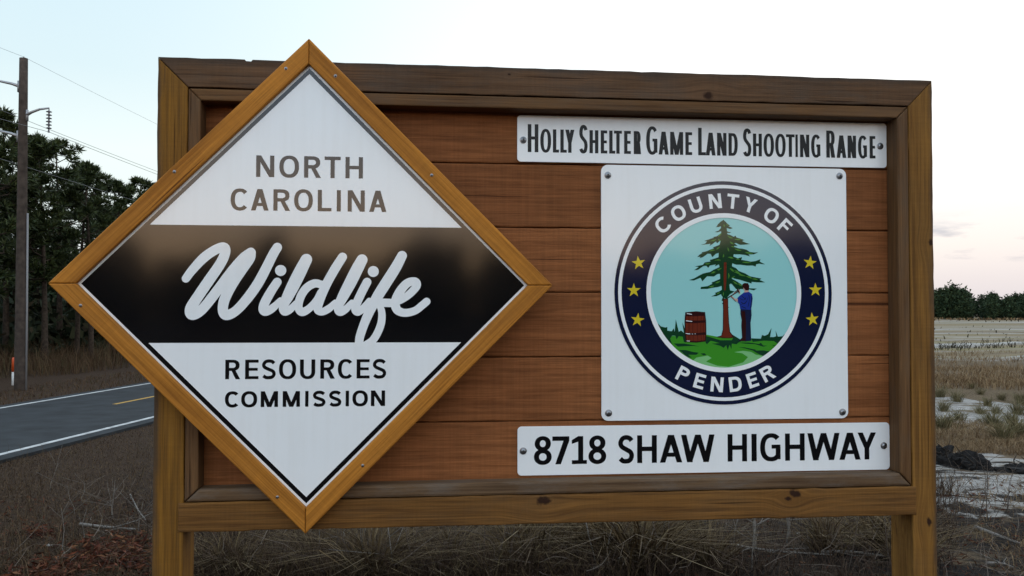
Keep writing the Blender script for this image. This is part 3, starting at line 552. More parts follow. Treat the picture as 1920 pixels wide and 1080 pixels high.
layer('seal_pine_foliage', dgreen, .0014, [(5, core),
    (5, [(690, 110), (640, 140), (590, 190), (575, 220), (555, 232), (600, 232), (650, 215), (690, 200)]), (5, [(700, 120), (750, 170), (800, 210), (770, 215), (845, 250), (800, 264), (720, 240)]),
    (5, [(660, 230), (610, 290), (540, 315), (590, 320), (640, 302), (680, 270)]), (5, [(715, 280), (770, 313), (820, 320), (790, 333), (715, 325)]),
    (5, [(660, 325), (580, 385), (510, 402), (530, 408), (440, 440), (362, 465), (410, 475), (380, 510), (300, 535), (400, 522), (470, 515), (450, 552), (500, 520), (560, 475), (580, 505), (640, 455), (690, 400)]),
    (5, [(720, 345), (800, 365), (860, 395), (893, 376), (905, 405), (970, 425), (1042, 452), (1000, 465), (1060, 495), (1138, 518), (1050, 527), (970, 532), (900, 500), (870, 505), (928, 550), (860, 550), (740, 480)]),
    (5, [(660, 505), (600, 540), (508, 575), (530, 590), (470, 610), (400, 640), (318, 658), (330, 668), (280, 700), (245, 738), (300, 730), (285, 757), (340, 740), (420, 682), (470, 682), (500, 738), (560, 682), (620, 662), (690, 620)]),
    (5, [(840, 555), (940, 590), (1012, 598), (1080, 615), (1130, 650), (1200, 660), (1272, 660), (1200, 692), (1110, 692), (1137, 727), (1050, 702), (960, 692), (880, 692), (780, 660)]),
    (5, [(650, 725), (560, 755), (453, 790), (470, 810), (370, 830), (340, 870), (203, 895), (270, 905), (188, 962), (260, 952), (350, 890), (400, 885), (430, 922), (460, 880), (560, 862), (540, 895), (680, 830)]),
    (5, [(760, 715), (850, 725), (930, 760), (1002, 738), (990, 785), (1080, 800), (1150, 815), (1230, 805), (1312, 773), (1300, 815), (1392, 862), (1290, 850), (1240, 860), (1230, 898), (1180, 880), (1080, 882), (980, 867), (900, 867), (780, 820)]),
    (6, [(530, -10), (420, 40), (370, 70), (278, 92), (220, 120), (150, 160), (83, 182), (150, 187), (240, 150), (265, 198), (330, 130), (420, 133), (470, 100), (560, 90)]),
    (6, [(610, -30), (720, 20), (760, 60), (840, 90), (910, 130), (980, 145), (1062, 160), (1040, 180), (1112, 212), (1020, 212), (930, 205), (930, 228), (860, 205), (780, 180), (700, 162), (600, 120)]),
    (6, [(560, 140), (470, 180), (388, 215), (400, 230), (340, 262), (246, 273), (240, 302), (330, 300), (400, 286), (470, 277), (560, 250)]),
    (6, [(590, 130), (700, 180), (780, 230), (850, 290), (1002, 295), (960, 320), (880, 302), (790, 302), (720, 302), (660, 232), (590, 220)]),
    (6, [(560, 290), (490, 335), (433, 355), (450, 370), (383, 404), (460, 397), (530, 367), (580, 350)]),
    (6, [(510, 90), (610, 100), (640, 320), (702, 335), (640, 370), (605, 410), (612, 470), (600, 440), (560, 420), (545, 462), (524, 462), (540, 410), (518, 382), (530, 330)]), (6, [(528, 500), (550, 480), (552, 512)]), (6, [(604, 540), (630, 550), (604, 556)])])
rq = random.Random(3); hl = []
for k, pts in [(5, [(650, 345, 600, 395), (560, 440, 470, 470), (640, 460, 600, 430), (760, 380, 850, 420), (880, 440, 980, 440), (800, 480, 860, 520), (760, 580, 780, 640), (620, 570, 570, 610), (540, 620, 450, 640), (880, 600, 990, 630), (690, 690, 680, 740), (770, 740, 860, 760), (640, 790, 540, 795), (460, 840, 380, 850), (900, 775, 960, 780), (1010, 825, 1150, 835), (640, 930, 580, 950), (800, 930, 850, 970), (870, 990, 1000, 1040), (770, 1020, 775, 1080), (700, 230, 690, 190), (740, 190, 760, 205), (500, 460, 540, 450), (820, 560, 870, 570), (1060, 660, 1180, 675)]),
               (6, [(520, 20, 480, 50), (440, 70, 380, 90), (640, 30, 690, 70), (700, 50, 780, 100), (760, 110, 850, 130), (620, 90, 620, 160), (860, 130, 930, 160), (940, 165, 1010, 175), (500, 200, 440, 220), (420, 260, 350, 275), (680, 200, 740, 240), (750, 230, 800, 260), (500, 345, 460, 370), (550, 350, 548, 390), (660, 150, 700, 130)])]:
    for a, b_, c_, d_ in pts:
        w = (8.5 if k == 5 else 7.0); hl.append((k, [(a, b_), ((a+c_)/2+rq.uniform(-8, 8), (b_+d_)/2+rq.uniform(-8, 8)), (c_, d_)], [w*.5, w*rq.uniform(1.0, 1.7), w*.35]))
setp(layer('seal_pine_highlights', mgreen, .0024, (), hl), kind='stuff')
layer('seal_trunk', hair, .0021, [(6, [(541, 430), (613, 430), (615, 560), (626, 760), (641, 880), (700, 955), (640, 966), (560, 966), (450, 950), (520, 930), (540, 850), (544, 600)])])
layer('seal_trunk', brick, .0028, [(6, [(553, 440), (604, 440), (606, 560), (617, 760), (630, 880), (670, 945), (640, 958), (560, 958), (500, 945), (533, 930), (549, 850), (554, 600)]), (6, [(557, -60), (590, -60), (588, 200), (580, 318), (556, 318), (552, 150)])])
layer('seal_barrel', hair, .0030, [(7, [(462, 102), (600, 90), (708, 100), (721, 210), (724, 370), (714, 465), (600, 480), (468, 472), (456, 370), (452, 210)])])
layer('seal_barrel', brick, .0032, [(7, [(474, 150), (590, 152), (696, 146), (704, 200), (640, 205), (470, 205)]), (7, [(468, 235), (600, 238), (706, 230), (710, 350), (600, 360), (466, 356)]), (7, [(472, 386), (600, 390), (710, 382), (704, 450), (600, 462), (480, 455)])])
layer('seal_barrel', hair, .0034, (), [(7, [(x, 150), (x-6, 300), (x+2, 455)], 2.2) for x in (505, 520, 560, 615, 660, 690)])
layer('seal_barrel_glint', white, .0036, (), [(7, [(472, 208), (545, 216)], 4), (7, [(470, 366), (520, 372)], 3.5), (7, [(485, 120), (540, 128)], 4), (7, [(482, 458), (515, 460)], 3.5), (7, [(545, 372), (555, 373)], 3), (7, [(580, 370), (588, 370)], 3)])['kind'] = 'stuff'
layer('seal_figure_trousers', dblue, .0030, [(6, [(780, 565), (925, 560), (930, 655), (915, 760), (925, 1000), (850, 1008), (745, 1003), (800, 960), (790, 800), (795, 720), (778, 640)])])
layer('seal_figure_trousers', hair, .0032, [(6, [(785, 600), (840, 600), (855, 760), (850, 1003), (760, 1000), (803, 962), (797, 790), (800, 720)])])
layer('seal_figure_shirt', blue, .0034, [(6, [(830, 345), (890, 338), (935, 370), (944, 430), (930, 540), (915, 585), (850, 578), (775, 572), (765, 510), (740, 478), (722, 440), (760, 400), (790, 375)])])
layer('seal_figure_shirt_folds', dblue, .0037, (), [(6, [(770, 430), (820, 450), (850, 420)], 4), (6, [(790, 480), (830, 500), (860, 470)], 5), (6, [(890, 380), (900, 440), (880, 540)], 4), (6, [(800, 400), (850, 440)], 5), (6, [(930, 400), (925, 500), (915, 560)], 6), (6, [(800, 540), (850, 560)], 5), (6, [(765, 520), (850, 480), (880, 420)], 3)])
layer('seal_figure_skin', skin, .0037, [(6, [(832, 312), (886, 308), (888, 342), (832, 350)]), (6, [(640, 385), (665, 395), (705, 432), (742, 430), (744, 478), (690, 450), (640, 405)]), (6, [(755, 300), (772, 318), (776, 372), (756, 364)]), (6, [(660, 380), (700, 345), (745, 300), (745, 315), (700, 362)]), (6, [(815, 280), (835, 290), (838, 318), (822, 316)])])
layer('seal_figure_hair_and_tool', hair, .0040, [(6, [(803, 240), (830, 220), (880, 222), (898, 260), (892, 318), (850, 320), (828, 292), (806, 275)])], [(6, [(612, 418), (690, 370), (755, 330)], 7), (6, [(700, 345), (765, 305)], 5), (6, [(650, 400), (715, 470)], 4), (6, [(738, 305), (760, 350)], 8)])
pr = Print(YP-.0013); pr.ring(SC0, SR, SR*.700); pr.build('seal_band', navy, t3)
pr = Print(YP-.0015); pr.ring(SC0, SR*.967, SR*.936); pr.ring(SC0, SR*.712, SR*.671)
def arc_letters(spec, ox, oy, s_, hgt, wd, up):
    for ch, px, py in spec:
        p = at(ox+px/s_, oy+py/s_, YP); v = np.array([p[0], p[2]])-SC0; a = math.atan2(v[1], v[0]); rot_ = a-PI/2 if up else a+PI/2; ca, sa = math.cos(rot_), math.sin(rot_)
        rm = SR*.823; c0 = SC0 + np.array([math.cos(a), math.sin(a)])*rm
        w_ = wd*{'I': .3, 'E': .82, 'F': .8, 'P': .88, 'T': .95, 'O': 1.12, 'C': 1.08}.get(ch, 1.0)
        glyph(pr, ch, w_, hgt, .0098, .0086, lambda x, y, c0=c0, w_=w_: (c0[0]+(x-w_/2)*ca-(y-hgt/2)*sa, c0[1]+(x-w_/2)*sa+(y-hgt/2)*ca))
arc_letters([('C', 202, 582), ('O', 392, 438), ('U', 598, 335), ('N', 835, 292), ('T', 1050, 290), ('Y', 1262, 325), ('O', 1522, 460), ('F', 1700, 575)], 1210, 330, 6.4, .0445, .0385, True)
arc_letters([('P', 262, 250), ('E', 510, 385), ('N', 785, 440), ('D', 1075, 440), ('E', 1350, 385), ('R', 1590, 280)], 1250, 670, 8.348, .0445, .0385, False)
pr.build('seal_lettering', white, t3)
f8 = art(8)
for i, (cx, cy) in enumerate(((188, 417), (169, 528), (184, 648), (882, 416), (904, 526), (892, 645))):
    c0 = f8(cx, cy); a0 = PI/2 + (.12, 0, -.12, -.12, 0, .12)[i]; q = [(c0[0]+(.0215 if k % 2 == 0 else .0085)*math.cos(a0+k*PI/5), c0[1]+(.0215 if k % 2 == 0 else .0085)*math.sin(a0+k*PI/5)) for k in range(10)]; pr = Print(YP-.0015); pr.poly(q); pr.build('seal_star', yellow, t3)

# ------------------------------------------------------------------ the diamond sign
YD = -.105; DC = np.array([-.4845, .0461+ZO]); RO, RI = .6845, .6135
t4 = empty('diamond_sign', (DC[0], YD, DC[1]-RO)); setp(t4, 'diamond shaped sign in honey wood frame reading North Carolina Wildlife', 'sign')
dia_w = wood('honey_frame_wood', (.27, .1, .013), (.53, .212, .03), grey=(.28, .115, .024), weather=.25, grain=.8, bump=.3, rough=.6, saw=.05, tone=.07)
cor = [(0, 1), (1, 0), (0, -1), (-1, 0)]
for i in range(4):
    a, b2 = np.array(cor[i], float), np.array(cor[(i+1) % 4], float); e = (b2-a)/math.sqrt(2)*.0006
    q = [DC+a*RI+e, DC+a*RO+e, DC+b2*RO-e, DC+b2*RI-e]; q = [(p[0], p[1]-ZO) for p in q][::-1]
    ang = math.atan2(b2[1]-a[1], b2[0]-a[0]); board('frame_board', q, YD, -.0648, ang, dia_w, t4, .0035)
YB = -.088
bm = bmesh.new(); rr = .632
A = [bm.verts.new((DC[0]+c[0]*rr, YB, DC[1]+c[1]*rr)) for c in cor]; B = [bm.verts.new((DC[0]+c[0]*rr, YB+.004, DC[1]+c[1]*rr)) for c in cor]
bm.faces.new(A); bm.faces.new(B[::-1])
for i in range(4): bm.faces.new((A[i], B[i], B[(i+1) % 4], A[(i+1) % 4]))
bmesh.ops.recalc_face_normals(bm, faces=bm.faces); at_parent(link('plate', mesh_bm(bm, 'plate'), white), t4)
def pl(px, py): p = at(px, py, YB); return (p[0], p[2])
pr = Print(YB-.0003); pr.poly([(DC[0]+c[0]*.6045, DC[1]+c[1]*.6045) for c in cor]); pr.build('black_field', black, t4)
zt = (pl(281, 419)[1]+pl(862, 429)[1])/2; zl = (pl(278, 643)[1]+pl(862, 642)[1])/2; RW = pl(581, 139)[1]-DC[1]; RWb = DC[1]-pl(572, 932)[1]
pr = Print(YB-.0006)
hw = RW-(zt-DC[1]); pr.poly([(DC[0]-hw, zt), (DC[0]+hw, zt), (DC[0], DC[1]+RW)]); hw2 = RWb-(DC[1]-zl); pr.poly([(DC[0]-hw2, zl), (DC[0], DC[1]-RWb), (DC[0]+hw2, zl)]); pr.build('white_triangles', white, t4)
def zw(x, y): return pl(320+x/3.6923, 440+y/3.6923)
pr = Print(YB-.0008); k3 = .00153/3.6923
def sw(pts, r): pr.brush([zw(*p) for p in pts], [a*k3 for a in (r if hasattr(r, '__len__') else [r]*len(pts))])
sw([(106, 304), (150, 245), (230, 160), (310, 105), (368, 88), (378, 125), (345, 200), (270, 310), (195, 420), (140, 510), (150, 553), (215, 520), (310, 405), (420, 260), (500, 165), (555, 124)], [27, 29, 32, 32, 33, 33, 34, 35, 35, 36, 36, 33, 33, 34, 33, 33])
sw([(555, 124), (548, 165), (500, 235), (430, 340), (375, 445), (362, 520), (385, 556), (445, 532), (520, 455), (600, 345), (665, 225), (710, 135), (739, 88)], [33, 33, 33, 33, 34, 33, 34, 32, 33, 34, 33, 32, 31])
sw([(738, 328), (700, 385), (655, 465), (640, 515), (660, 533), (710, 505), (760, 455)], [29, 30, 31, 30, 28, 26, 20])
pr.disc(zw(762, 248), 37*k3, 28)
sw([(940, 172), (905, 240), (860, 330), (815, 420), (780, 495), (790, 533), (830, 515), (868, 475)], [38, 41, 42, 38, 30, 27, 25, 20])
sw([(1045, 345), (995, 338), (940, 370), (900, 430), (885, 500), (910, 535), (960, 510), (1010, 455), (1040, 400)], [26, 28, 28, 28, 27, 28, 25, 24, 24])
sw([(1190, 155), (1145, 225), (1085, 330), (1040, 430), (1018, 510), (1045, 534), (1095, 512), (1140, 470)], [30, 31, 31, 31, 29, 25, 25, 20])
sw([(1325, 174), (1290, 240), (1245, 330), (1195, 425), (1160, 500), (1172, 535), (1212, 515), (1255, 470)], [37, 40, 40, 36, 29, 27, 25, 20])
sw([(1360, 328), (1325, 395), (1290, 470), (1278, 515), (1295, 536), (1330, 512), (1375, 455)], [29, 29, 29, 27, 25, 24, 18])
pr.disc(zw(1403, 255), 37*k3, 28)
sw([(1602, 146), (1560, 225), (1500, 320), (1440, 415), (1390, 505), (1345, 605), (1312, 700), (1304, 752)], [33, 36, 37, 36, 33, 30, 29, 28])
sw([(1448, 490), (1462, 540), (1458, 610), (1432, 680), (1395, 735), (1345, 765)], [22, 24, 26, 26, 26, 24])
sw([(1395, 471), (1470, 471), (1545, 474)], [28, 28, 28])
sw([(1540, 474), (1595, 452), (1655, 410), (1703, 355), (1692, 325), (1640, 335), (1590, 390), (1556, 465), (1568, 520), (1620, 541), (1690, 527), (1740, 490), (1772, 463)], [22, 24, 26, 27, 28, 29, 31, 31, 29, 27, 26, 26, 26])
pr.build('wildlife_script', white, t4)
b1 = lambda v: 420+v/6.0
b2_ = lambda v: 410+v/5.818
pr = Print(YB-.0009)
def row(spec, f, zbpx, zcpx, t, s):
    pr = Print(YB-.0009); words(pr, [(c, f(a), f(b), 0) for c, a, b in spec], YB, zbpx, zcpx, t, s); pr.build('lettering', black, t4)
row([('N', 352, 557), ('O', 614, 836), ('R', 893, 1080), ('T', 1124, 1306), ('H', 1360, 1557)], b1, (pl(480, 331)[1]+pl(677, 335.5)[1])/2, (pl(480, 290.5)[1]+pl(677, 295.5)[1])/2, .0116, .0096)
row([('C', 68, 262), ('A', 298, 496), ('R', 550, 736), ('O', 784, 994), ('L', 1050, 1205), ('I', 1264, 1310), ('N', 1387, 1580), ('A', 1630, 1824)], b1, (pl(470, 394)[1]+pl(720, 398)[1])/2, (pl(480, 353.8)[1]+pl(700, 358)[1])/2, .0114, .0094)
row([('R', 84, 244), ('E', 300, 446), ('S', 480, 635), ('O', 668, 855), ('U', 896, 1062), ('R', 1117, 1273), ('C', 1308, 1470), ('E', 1512, 1653), ('S', 1685, 1836)], b2_, (pl(430, 711.5)[1]+pl(690, 709)[1])/2, (pl(430, 675)[1]+pl(690, 673)[1])/2, .0105, .0082)
row([('C', 84, 235), ('O', 260, 434), ('M', 472, 660), ('M', 711, 898), ('I', 955, 991), ('S', 1036, 1178), ('S', 1212, 1350), ('I', 1395, 1431), ('O', 1468, 1636), ('N', 1669, 1823)], b2_, (pl(430, 763.8)[1]+pl(720, 761)[1])/2, (pl(430, 734)[1]+pl(720, 732)[1])/2, .0098, .0082)
for q in ((536, 128.5), (629, 142.5), (809.5, 328.5), (327, 322), (151, 573), (520, 932), (680, 873)): screw(*q, YD, t4, .42)
#TREES
# ------------------------------------------------------------------ pines
def needles(rs, C, D, n, ln, wd):
    """n needle blades bursting from every cluster centre C (k,3) around direction D (k,3)"""
    k = len(C); c = np.repeat(C, n, 0); d = np.repeat(D, n, 0) + rs.normal(size=(k*n, 3))*.75; d /= np.linalg.norm(d, axis=1)[:, None]
    w = np.cross(d, rs.normal(size=(k*n, 3))); w /= np.linalg.norm(w, axis=1)[:, None]+1e-9
    Ls = (ln*rs.uniform(.6, 1.25, k*n))[:, None]; base = c + d*Ls*.05; tip = c + d*Ls; mid = c + d*Ls*.5
    V = np.stack([base, mid+w*wd, tip, mid-w*wd], 1).reshape(-1, 3); F = np.arange(len(V)).reshape(-1, 4); return V, F
bark = plain('pine_bark', (.05, .038, .03), .9, noise=.5, nscale=9, bump=.6, spec=.1)
needle_m = islands('pine_needles', [(.014, .023, .009), (.028, .044, .014), (.044, .062, .019), (.065, .082, .026)], .6, .25)
far_m = islands('far_foliage', [(.014, .028, .016), (.026, .046, .022), (.045, .068, .032)], .8, .15)
def pine_mesh(seed, H, clear=.3, spread=2.2, nlimb=32, ncl=8, nn=28):
    rs = np.random.RandomState(seed); bt = bmesh.new(); lean = rs.normal(size=2)*.03*H
    ax = lambda f: np.array([lean[0]*f*f, lean[1]*f*f, H*f]); tr = .012*H+.02
    tube(bt, [ax(f) for f in np.linspace(-.03, .98, 9)], [tr*(1-.88*f)*(1.35 if f < 0 else 1) for f in np.linspace(-.03, .98, 9)], 7)
    C, D = [], []
    for i in range(nlimb):
        f = clear + (1-clear)*((i+rs.uniform(0, 1))/nlimb); a = rs.uniform(0, 2*PI); t = (f-clear)/(1-clear)
        ln = spread*(1-t**1.6*.86)*(.62+.5*rs.uniform())*(.75 if t < .12 else 1); up = .15+.5*t+rs.normal()*.12
        d = np.array([math.cos(a), math.sin(a), up]); d /= np.linalg.norm(d); p0 = ax(f*.97); pts = [p0]
        for s_ in (.35, .7, 1.0): pts.append(p0 + d*ln*s_ + np.array([0, 0, .16*ln*s_*s_]) + rs.normal(size=3)*.06*ln)
        tube(bt, pts, [tr*.32*(1-.6*t), tr*.22*(1-.6*t), tr*.13, .008], 4)
        for j in range(ncl):
            s_ = rs.uniform(.38, 1.03)**.8; q = p0 + d*ln*s_ + np.array([0, 0, .16*ln*s_*s_]) + rs.normal(size=3)*np.array([.15, .15, .09])*ln*.8; C.append(q); e = (q-p0)/np.linalg.norm(q-p0) + np.array([0, 0, .5]); D.append(e/np.linalg.norm(e))
        C.append(pts[-1]); D.append(d)
    for j in range(8): C.append(ax(.94+.06*j/8)+rs.normal(size=3)*.12); D.append(np.array([0, 0, 1.]))
    V, F = needles(rs, np.array(C), np.array(D), nn, .33, .027)
    me = mesh_np('crown', V, F); me.materials.append(needle_m); tm = mesh_bm(bt, 'trunk', True); tm.materials.append(bark); return tm, me
PINES = [pine_mesh(11, 10, .28, 2.5), pine_mesh(12, 10, .35, 2.2), pine_mesh(13, 10, .22, 2.3), pine_mesh(14, 10, .42, 2.7), pine_mesh(15, 10, .30, 2.0, 30)]
def pine(x, y, H, v, rz, wide=1.0):
    o = empty('pine_tree', (x, y, float(gh(x, y))-.05)); o.rotation_euler = (0, 0, rz); o.scale = (H/10*wide, H/10*wide, H/10)
    link('trunk', PINES[v][0], None, o); link('crown', PINES[v][1], None, o)
    setp(o, 'tall dark green pine in the roadside wood behind the utility pole', 'tree', 'pines of the roadside wood'); return o
def on_az(px, l):                              # point at lateral distance l from the road axis in the direction of pixel column px
    v = ray(px, 583); t = l/(v[0]*_n[0]+v[1]*_n[1]); return CAMP[0]+v[0]*t, CAMP[1]+v[1]*t, t*math.hypot(v[0], v[1])
rp = random.Random(8)
# front trees: column in the photo, distance from the road axis, height of the top in the photo
for px, l, top in ((-20, 23, 200), (12, 26, 205), (48, 24.5, 262), (85, 23.6, 258), (112, 27, 262), (145, 24.5, 305), (172, 23.2, 322), (203, 25.5, 340), (232, 24, 372), (268, 27, 332), (296, 25, 345), (-60, 24, 230), (-100, 25, 210), (-150, 23, 240)):
    x, y, d = on_az(px, l); v = ray(px, top); H = (CAMP[2] + d*v[2]/math.hypot(v[0], v[1]))*1.0; pine(x, y, H, rp.randrange(5), rp.uniform(0, 6.28), rp.uniform(.95, 1.25))
for i in range(60):                            # deeper rows and the run of the wood along the road
    if i < 30: px = rp.uniform(-220, 330); l = rp.uniform(28, 46)
    else: px = rp.uniform(300, 800); l = rp.uniform(22.5, 34)
    x, y, d = on_az(px, l)
    if d < 200: pine(x, y, rp.uniform(7.4, 9.6), rp.randrange(5), rp.uniform(0, 6.28), rp.uniform(1, 1.3))
def wood_mass(name, pts, label, seed, m, cat='wood'):
    """a far wood that reads as one mass: rough crowns built of many leaf clumps on stems"""
    rs = np.random.RandomState(seed); VV, FF, k = [], [], 0
    for (x, y, H, w) in pts:
        n = 170; u = rs.normal(size=(n, 3)); u /= np.linalg.norm(u, axis=1)[:, None]; rr = rs.uniform(.25, 1, n)[:, None]**.5
        c = np.array([x, y, gh(x, y)]) + u*rr*np.array([w, w, H*.46]) + np.array([0, 0, H*.54]); c[:, 0] += (rs.uniform(-.3, .3)*w); taper = np.clip(1.25-(c[:, 2]-gh(x, y))/H, .25, 1)
        c[:, :2] = np.array([x, y]) + (c[:, :2]-np.array([x, y]))*taper[:, None]
        s_ = H*.052; q = c[:, None, :] + rs.normal(size=(n, 6, 3))*s_*.8; a = rs.normal(size=(n, 6, 3))*s_; b_ = rs.normal(size=(n, 6, 3))*s_
        V = np.stack([q-a*.6, q+b_*.6, q+a*.6], 2).reshape(-1, 3); VV.append(V); FF.append(np.arange(len(V)).reshape(-1, 3)+k); k += len(V)
        st = np.array([[x-.12, y, gh(x, y)-.2], [x+.12, y, gh(x, y)-.2], [x, y, gh(x, y)+H*.8]]); VV.append(st); FF.append(np.array([[k, k+1, k+2]])); k += 3
    o = link(name, mesh_np(name, np.vstack(VV), np.vstack(FF)), m); return setp(o, label, cat, kind='stuff')
rr = np.random.RandomState(3)
pts = []
for i in range(300):                           # the far edge of the field, about 250 m off
    px = rr.uniform(780, 2350); v = ray(px, 583); dist = rr.uniform(246, 285)/math.hypot(v[0], v[1]); H = 8.4+rr.uniform(-1.5, 1.2) + 2.2*math.exp(-((px-1785)/26)**2)
    pts.append((CAMP[0]+v[0]*dist, CAMP[1]+v[1]*dist, H*.80, rr.uniform(1.8, 3.2)))
for px, H in ((1764, 10.5), (1776, 11.2), (1786, 12.0), (1797, 11.0), (1808, 9.8), (1752, 10)): v = ray(px, 583); dist = 246/math.hypot(v[0], v[1]); pts.append((CAMP[0]+v[0]*dist, CAMP[1]+v[1]*dist, H*.8, 2.4))
wood_mass('far_wood', pts, 'low dark green wood along the far edge of the field', 4, far_m)
pts = []
for i in range(300):                           # the depth of the roadside wood, out to where it meets the far edge
    s_ = rr.uniform(-60, 230); l = rr.uniform(27, 60) if (s_ < 18 or s_ > 100) else rr.uniform(44, 64); p = road_pt(s_, l); pts.append((p[0], p[1], rr.uniform(5.5, 8.5), rr.uniform(1.6, 2.8)))
wood_mass('wood_depth', pts, 'dark depth of the roadside wood behind its front pines', 17, far_m)
pts = []
rr = np.random.RandomState(23)
for i in range(420):                           # the wood across from the sign, behind the photographer, seen mirrored in the gloss
    ad = 178 + rr.uniform(-58, 58); a = R(ad); dist = rr.uniform(98, 122)
    H = float(np.interp(ad, [120, 150, 158, 166, 174, 181, 183, 189.6, 190.4, 191.6, 192.4, 196, 198, 206, 236], [12, 12.5, 12, 10.2, 12, 13.2, 10.2, 10.2, 12.6, 12.6, 10.2, 10.8, 13, 13, 12]))*.90 + rr.uniform(-1.4, .6)
    pts.append((CAMP[0]+math.sin(a)*dist, CAMP[1]+math.cos(a)*dist, H, rr.uniform(1.8, 3.0)))
wood_mass('facing_wood', pts, 'dark wood standing opposite the front of the sign board', 9, far_m)

# ------------------------------------------------------------------ grass, weeds, twigs
def blades(rs, P, H, Wd, lean, bend=.6):
    """bent two-segment blades at ground points P (n,3)"""
    n = len(P); a = rs.uniform(0, 2*PI, n); d = np.stack([np.cos(a), np.sin(a), np.zeros(n)], 1); ln = (lean*rs.uniform(.2, 1.6, n))[:, None]; h = (H*rs.uniform(.45, 1.25, n))[:, None]
    b = rs.uniform(0, 2*PI, n); w = np.stack([np.cos(b), np.sin(b), np.zeros(n)], 1)*(Wd*rs.uniform(.6, 1.4, n))[:, None]/2; up = np.array([0, 0, 1.])
    m = P + up*h*.55 + d*ln*h*.35; t = P + up*h*(1-.3*ln*bend) + d*ln*h
    V = np.stack([P-w-up*.02, P+w-up*.02, m+w*.8, m-w*.8, t+w*.15, t-w*.15], 1).reshape(-1, 3); i = np.arange(n)[:, None]*6
    F = np.concatenate([i+np.array([[0, 1, 2, 3]]), i+np.array([[3, 2, 4, 5]])]); return V, F
def scatter(rs, n, fn): P = fn(rs, n); return np.column_stack([P, gh(P[:, 0], P[:, 1])])
def road_rect(s0, s1, l0, l1):
    def f(rs, n):
        s_ = rs.uniform(s0, s1, n); l = rs.uniform(l0, l1, n); return np.column_stack([CAMP[0]+_t[0]*s_+_n[0]*l, CAMP[1]+_t[1]*s_+_n[1]*l])
    return f
def px_rect(x0, x1, y0, y1):                   # a patch of level ground, evenly spread over the photo rectangle
    def f(rs, n):
        P = np.array([gnd(a, b) for a, b in zip(rs.uniform(x0, x1, n), rs.uniform(y0, y1, n))]); return P[:, :2]
    return f
def px_gauss(cx, cy, sx_, sy_):
    def f(rs, n):
        P = np.array([gnd(a, max(620, b)) for a, b in zip(rs.normal(cx, sx_, n), rs.normal(cy, sy_, n))]); return P[:, :2]
    return f
def grass(name, label, parts, m, cat='grass', seed=1):
    rs = np.random.RandomState(seed); VV, FF, k = [], [], 0
    for n, fn, H, Wd, lean, clump in parts:
        P = scatter(rs, n, fn)
        if clump: keep = wav(P[:, 0]*2.1+7, P[:, 1]*2.1) + rs.normal(size=n)*.25 > clump; P = P[keep]
        V, F = blades(rs, P, H, Wd, lean); VV.append(V); FF.append(F+k); k += len(V)
    return setp(link(name, mesh_np(name, np.vstack(VV), np.vstack(FF)), m), label, cat, kind='stuff')
dry = islands('dry_grass_blades', [(.026, .0145, .0085), (.055, .032, .018), (.09, .055, .030), (.14, .092, .05), (.05, .038, .016)])
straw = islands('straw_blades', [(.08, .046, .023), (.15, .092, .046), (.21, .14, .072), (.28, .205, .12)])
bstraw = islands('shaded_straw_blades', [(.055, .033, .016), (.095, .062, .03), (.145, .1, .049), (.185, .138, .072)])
weed = islands('dead_weed_stalks', [(.024, .014, .010), (.045, .026, .017), (.072, .045, .029), (.11, .074, .049)])
olive = islands('olive_tuft_blades', [(.06, .055, .024), (.11, .095, .045), (.17, .14, .07), (.24, .2, .12)])
leafm = islands('fallen_leaves', [(.035, .010, .006), (.075, .02, .010), (.12, .036, .016), (.035, .018, .012), (.17, .075, .033)])
grass('verge_grass', 'short dry brown grass on the verge between road and sign', [(46000, px_rect(-160, 420, 790, 1095), .038, .007, 1.8, 0), (9000, px_rect(-160, 420, 800, 1000), .06, .007, 1.4, .2), (9000, px_rect(-100, 420, 860, 1095), .09, .006, .8, .12), (700, px_rect(-60, 420, 840, 1095), .28, .006, .5, 0), (4000, road_rect(8, 70, 8.8, 9.75), .05, .01, .8, 0)], dry, seed=2)
grass('roadside_grass', 'tall russet grass along the edge of the wood beyond the road', [(9000, road_rect(20, 75, 15.5, 18.2), .12, .016, .7, 0), (16000, road_rect(20, 80, 19.9, 25), .75, .018, .45, -.1), (8000, road_rect(20, 80, 21, 28), 1.1, .018, .4, 0)], straw if False else islands('russet_grass', [(.05, .028, .016), (.09, .05, .026), (.13, .08, .042), (.06, .055, .024)]), seed=3)
grass('field_grass', 'wide band of tawny grass across the cleared field', [(30000, px_rect(1250, 2100, 657, 735), .24, .02, .7, -.15), (5000, px_rect(1250, 2100, 595, 604), .6, .2, .5, 0)], straw, seed=4)
grass('field_scrub', 'thin lines of dark scrub across the far pale sand', [(2600, px_rect(1250, 2100, 643, 655), .34, .05, .9, .05), (700, px_rect(1250, 2100, 610, 640), .3, .12, .9, .25), (900, px_rect(1250, 2100, 600, 606), .5, .25, .9, -.1)], islands('scrub_blades', [(.025, .022, .014), (.045, .036, .02), (.06, .055, .028)]), 'scrub', seed=14)
grass('field_litter_grass', 'thin strip of fallen straw on the pale sand of the field', [(14000, px_rect(1700, 2050, 788, 852), .14, .008, 1.3, -.1), (5000, px_rect(1700, 2050, 925, 1085), .12, .007, 1.3, .1)], straw, seed=5)
grass('brush', 'dense dark dead weeds and brush on the ground behind the sign board', [(24000, px_rect(330, 1790, 940, 1095), .34, .0055, .8, -.12), (9000, px_rect(330, 1790, 930, 1095), .16, .007, 1.2, 0), (800, px_rect(330, 1790, 950, 1095), .6, .005, .4, 0)], weed, 'brush', seed=6)
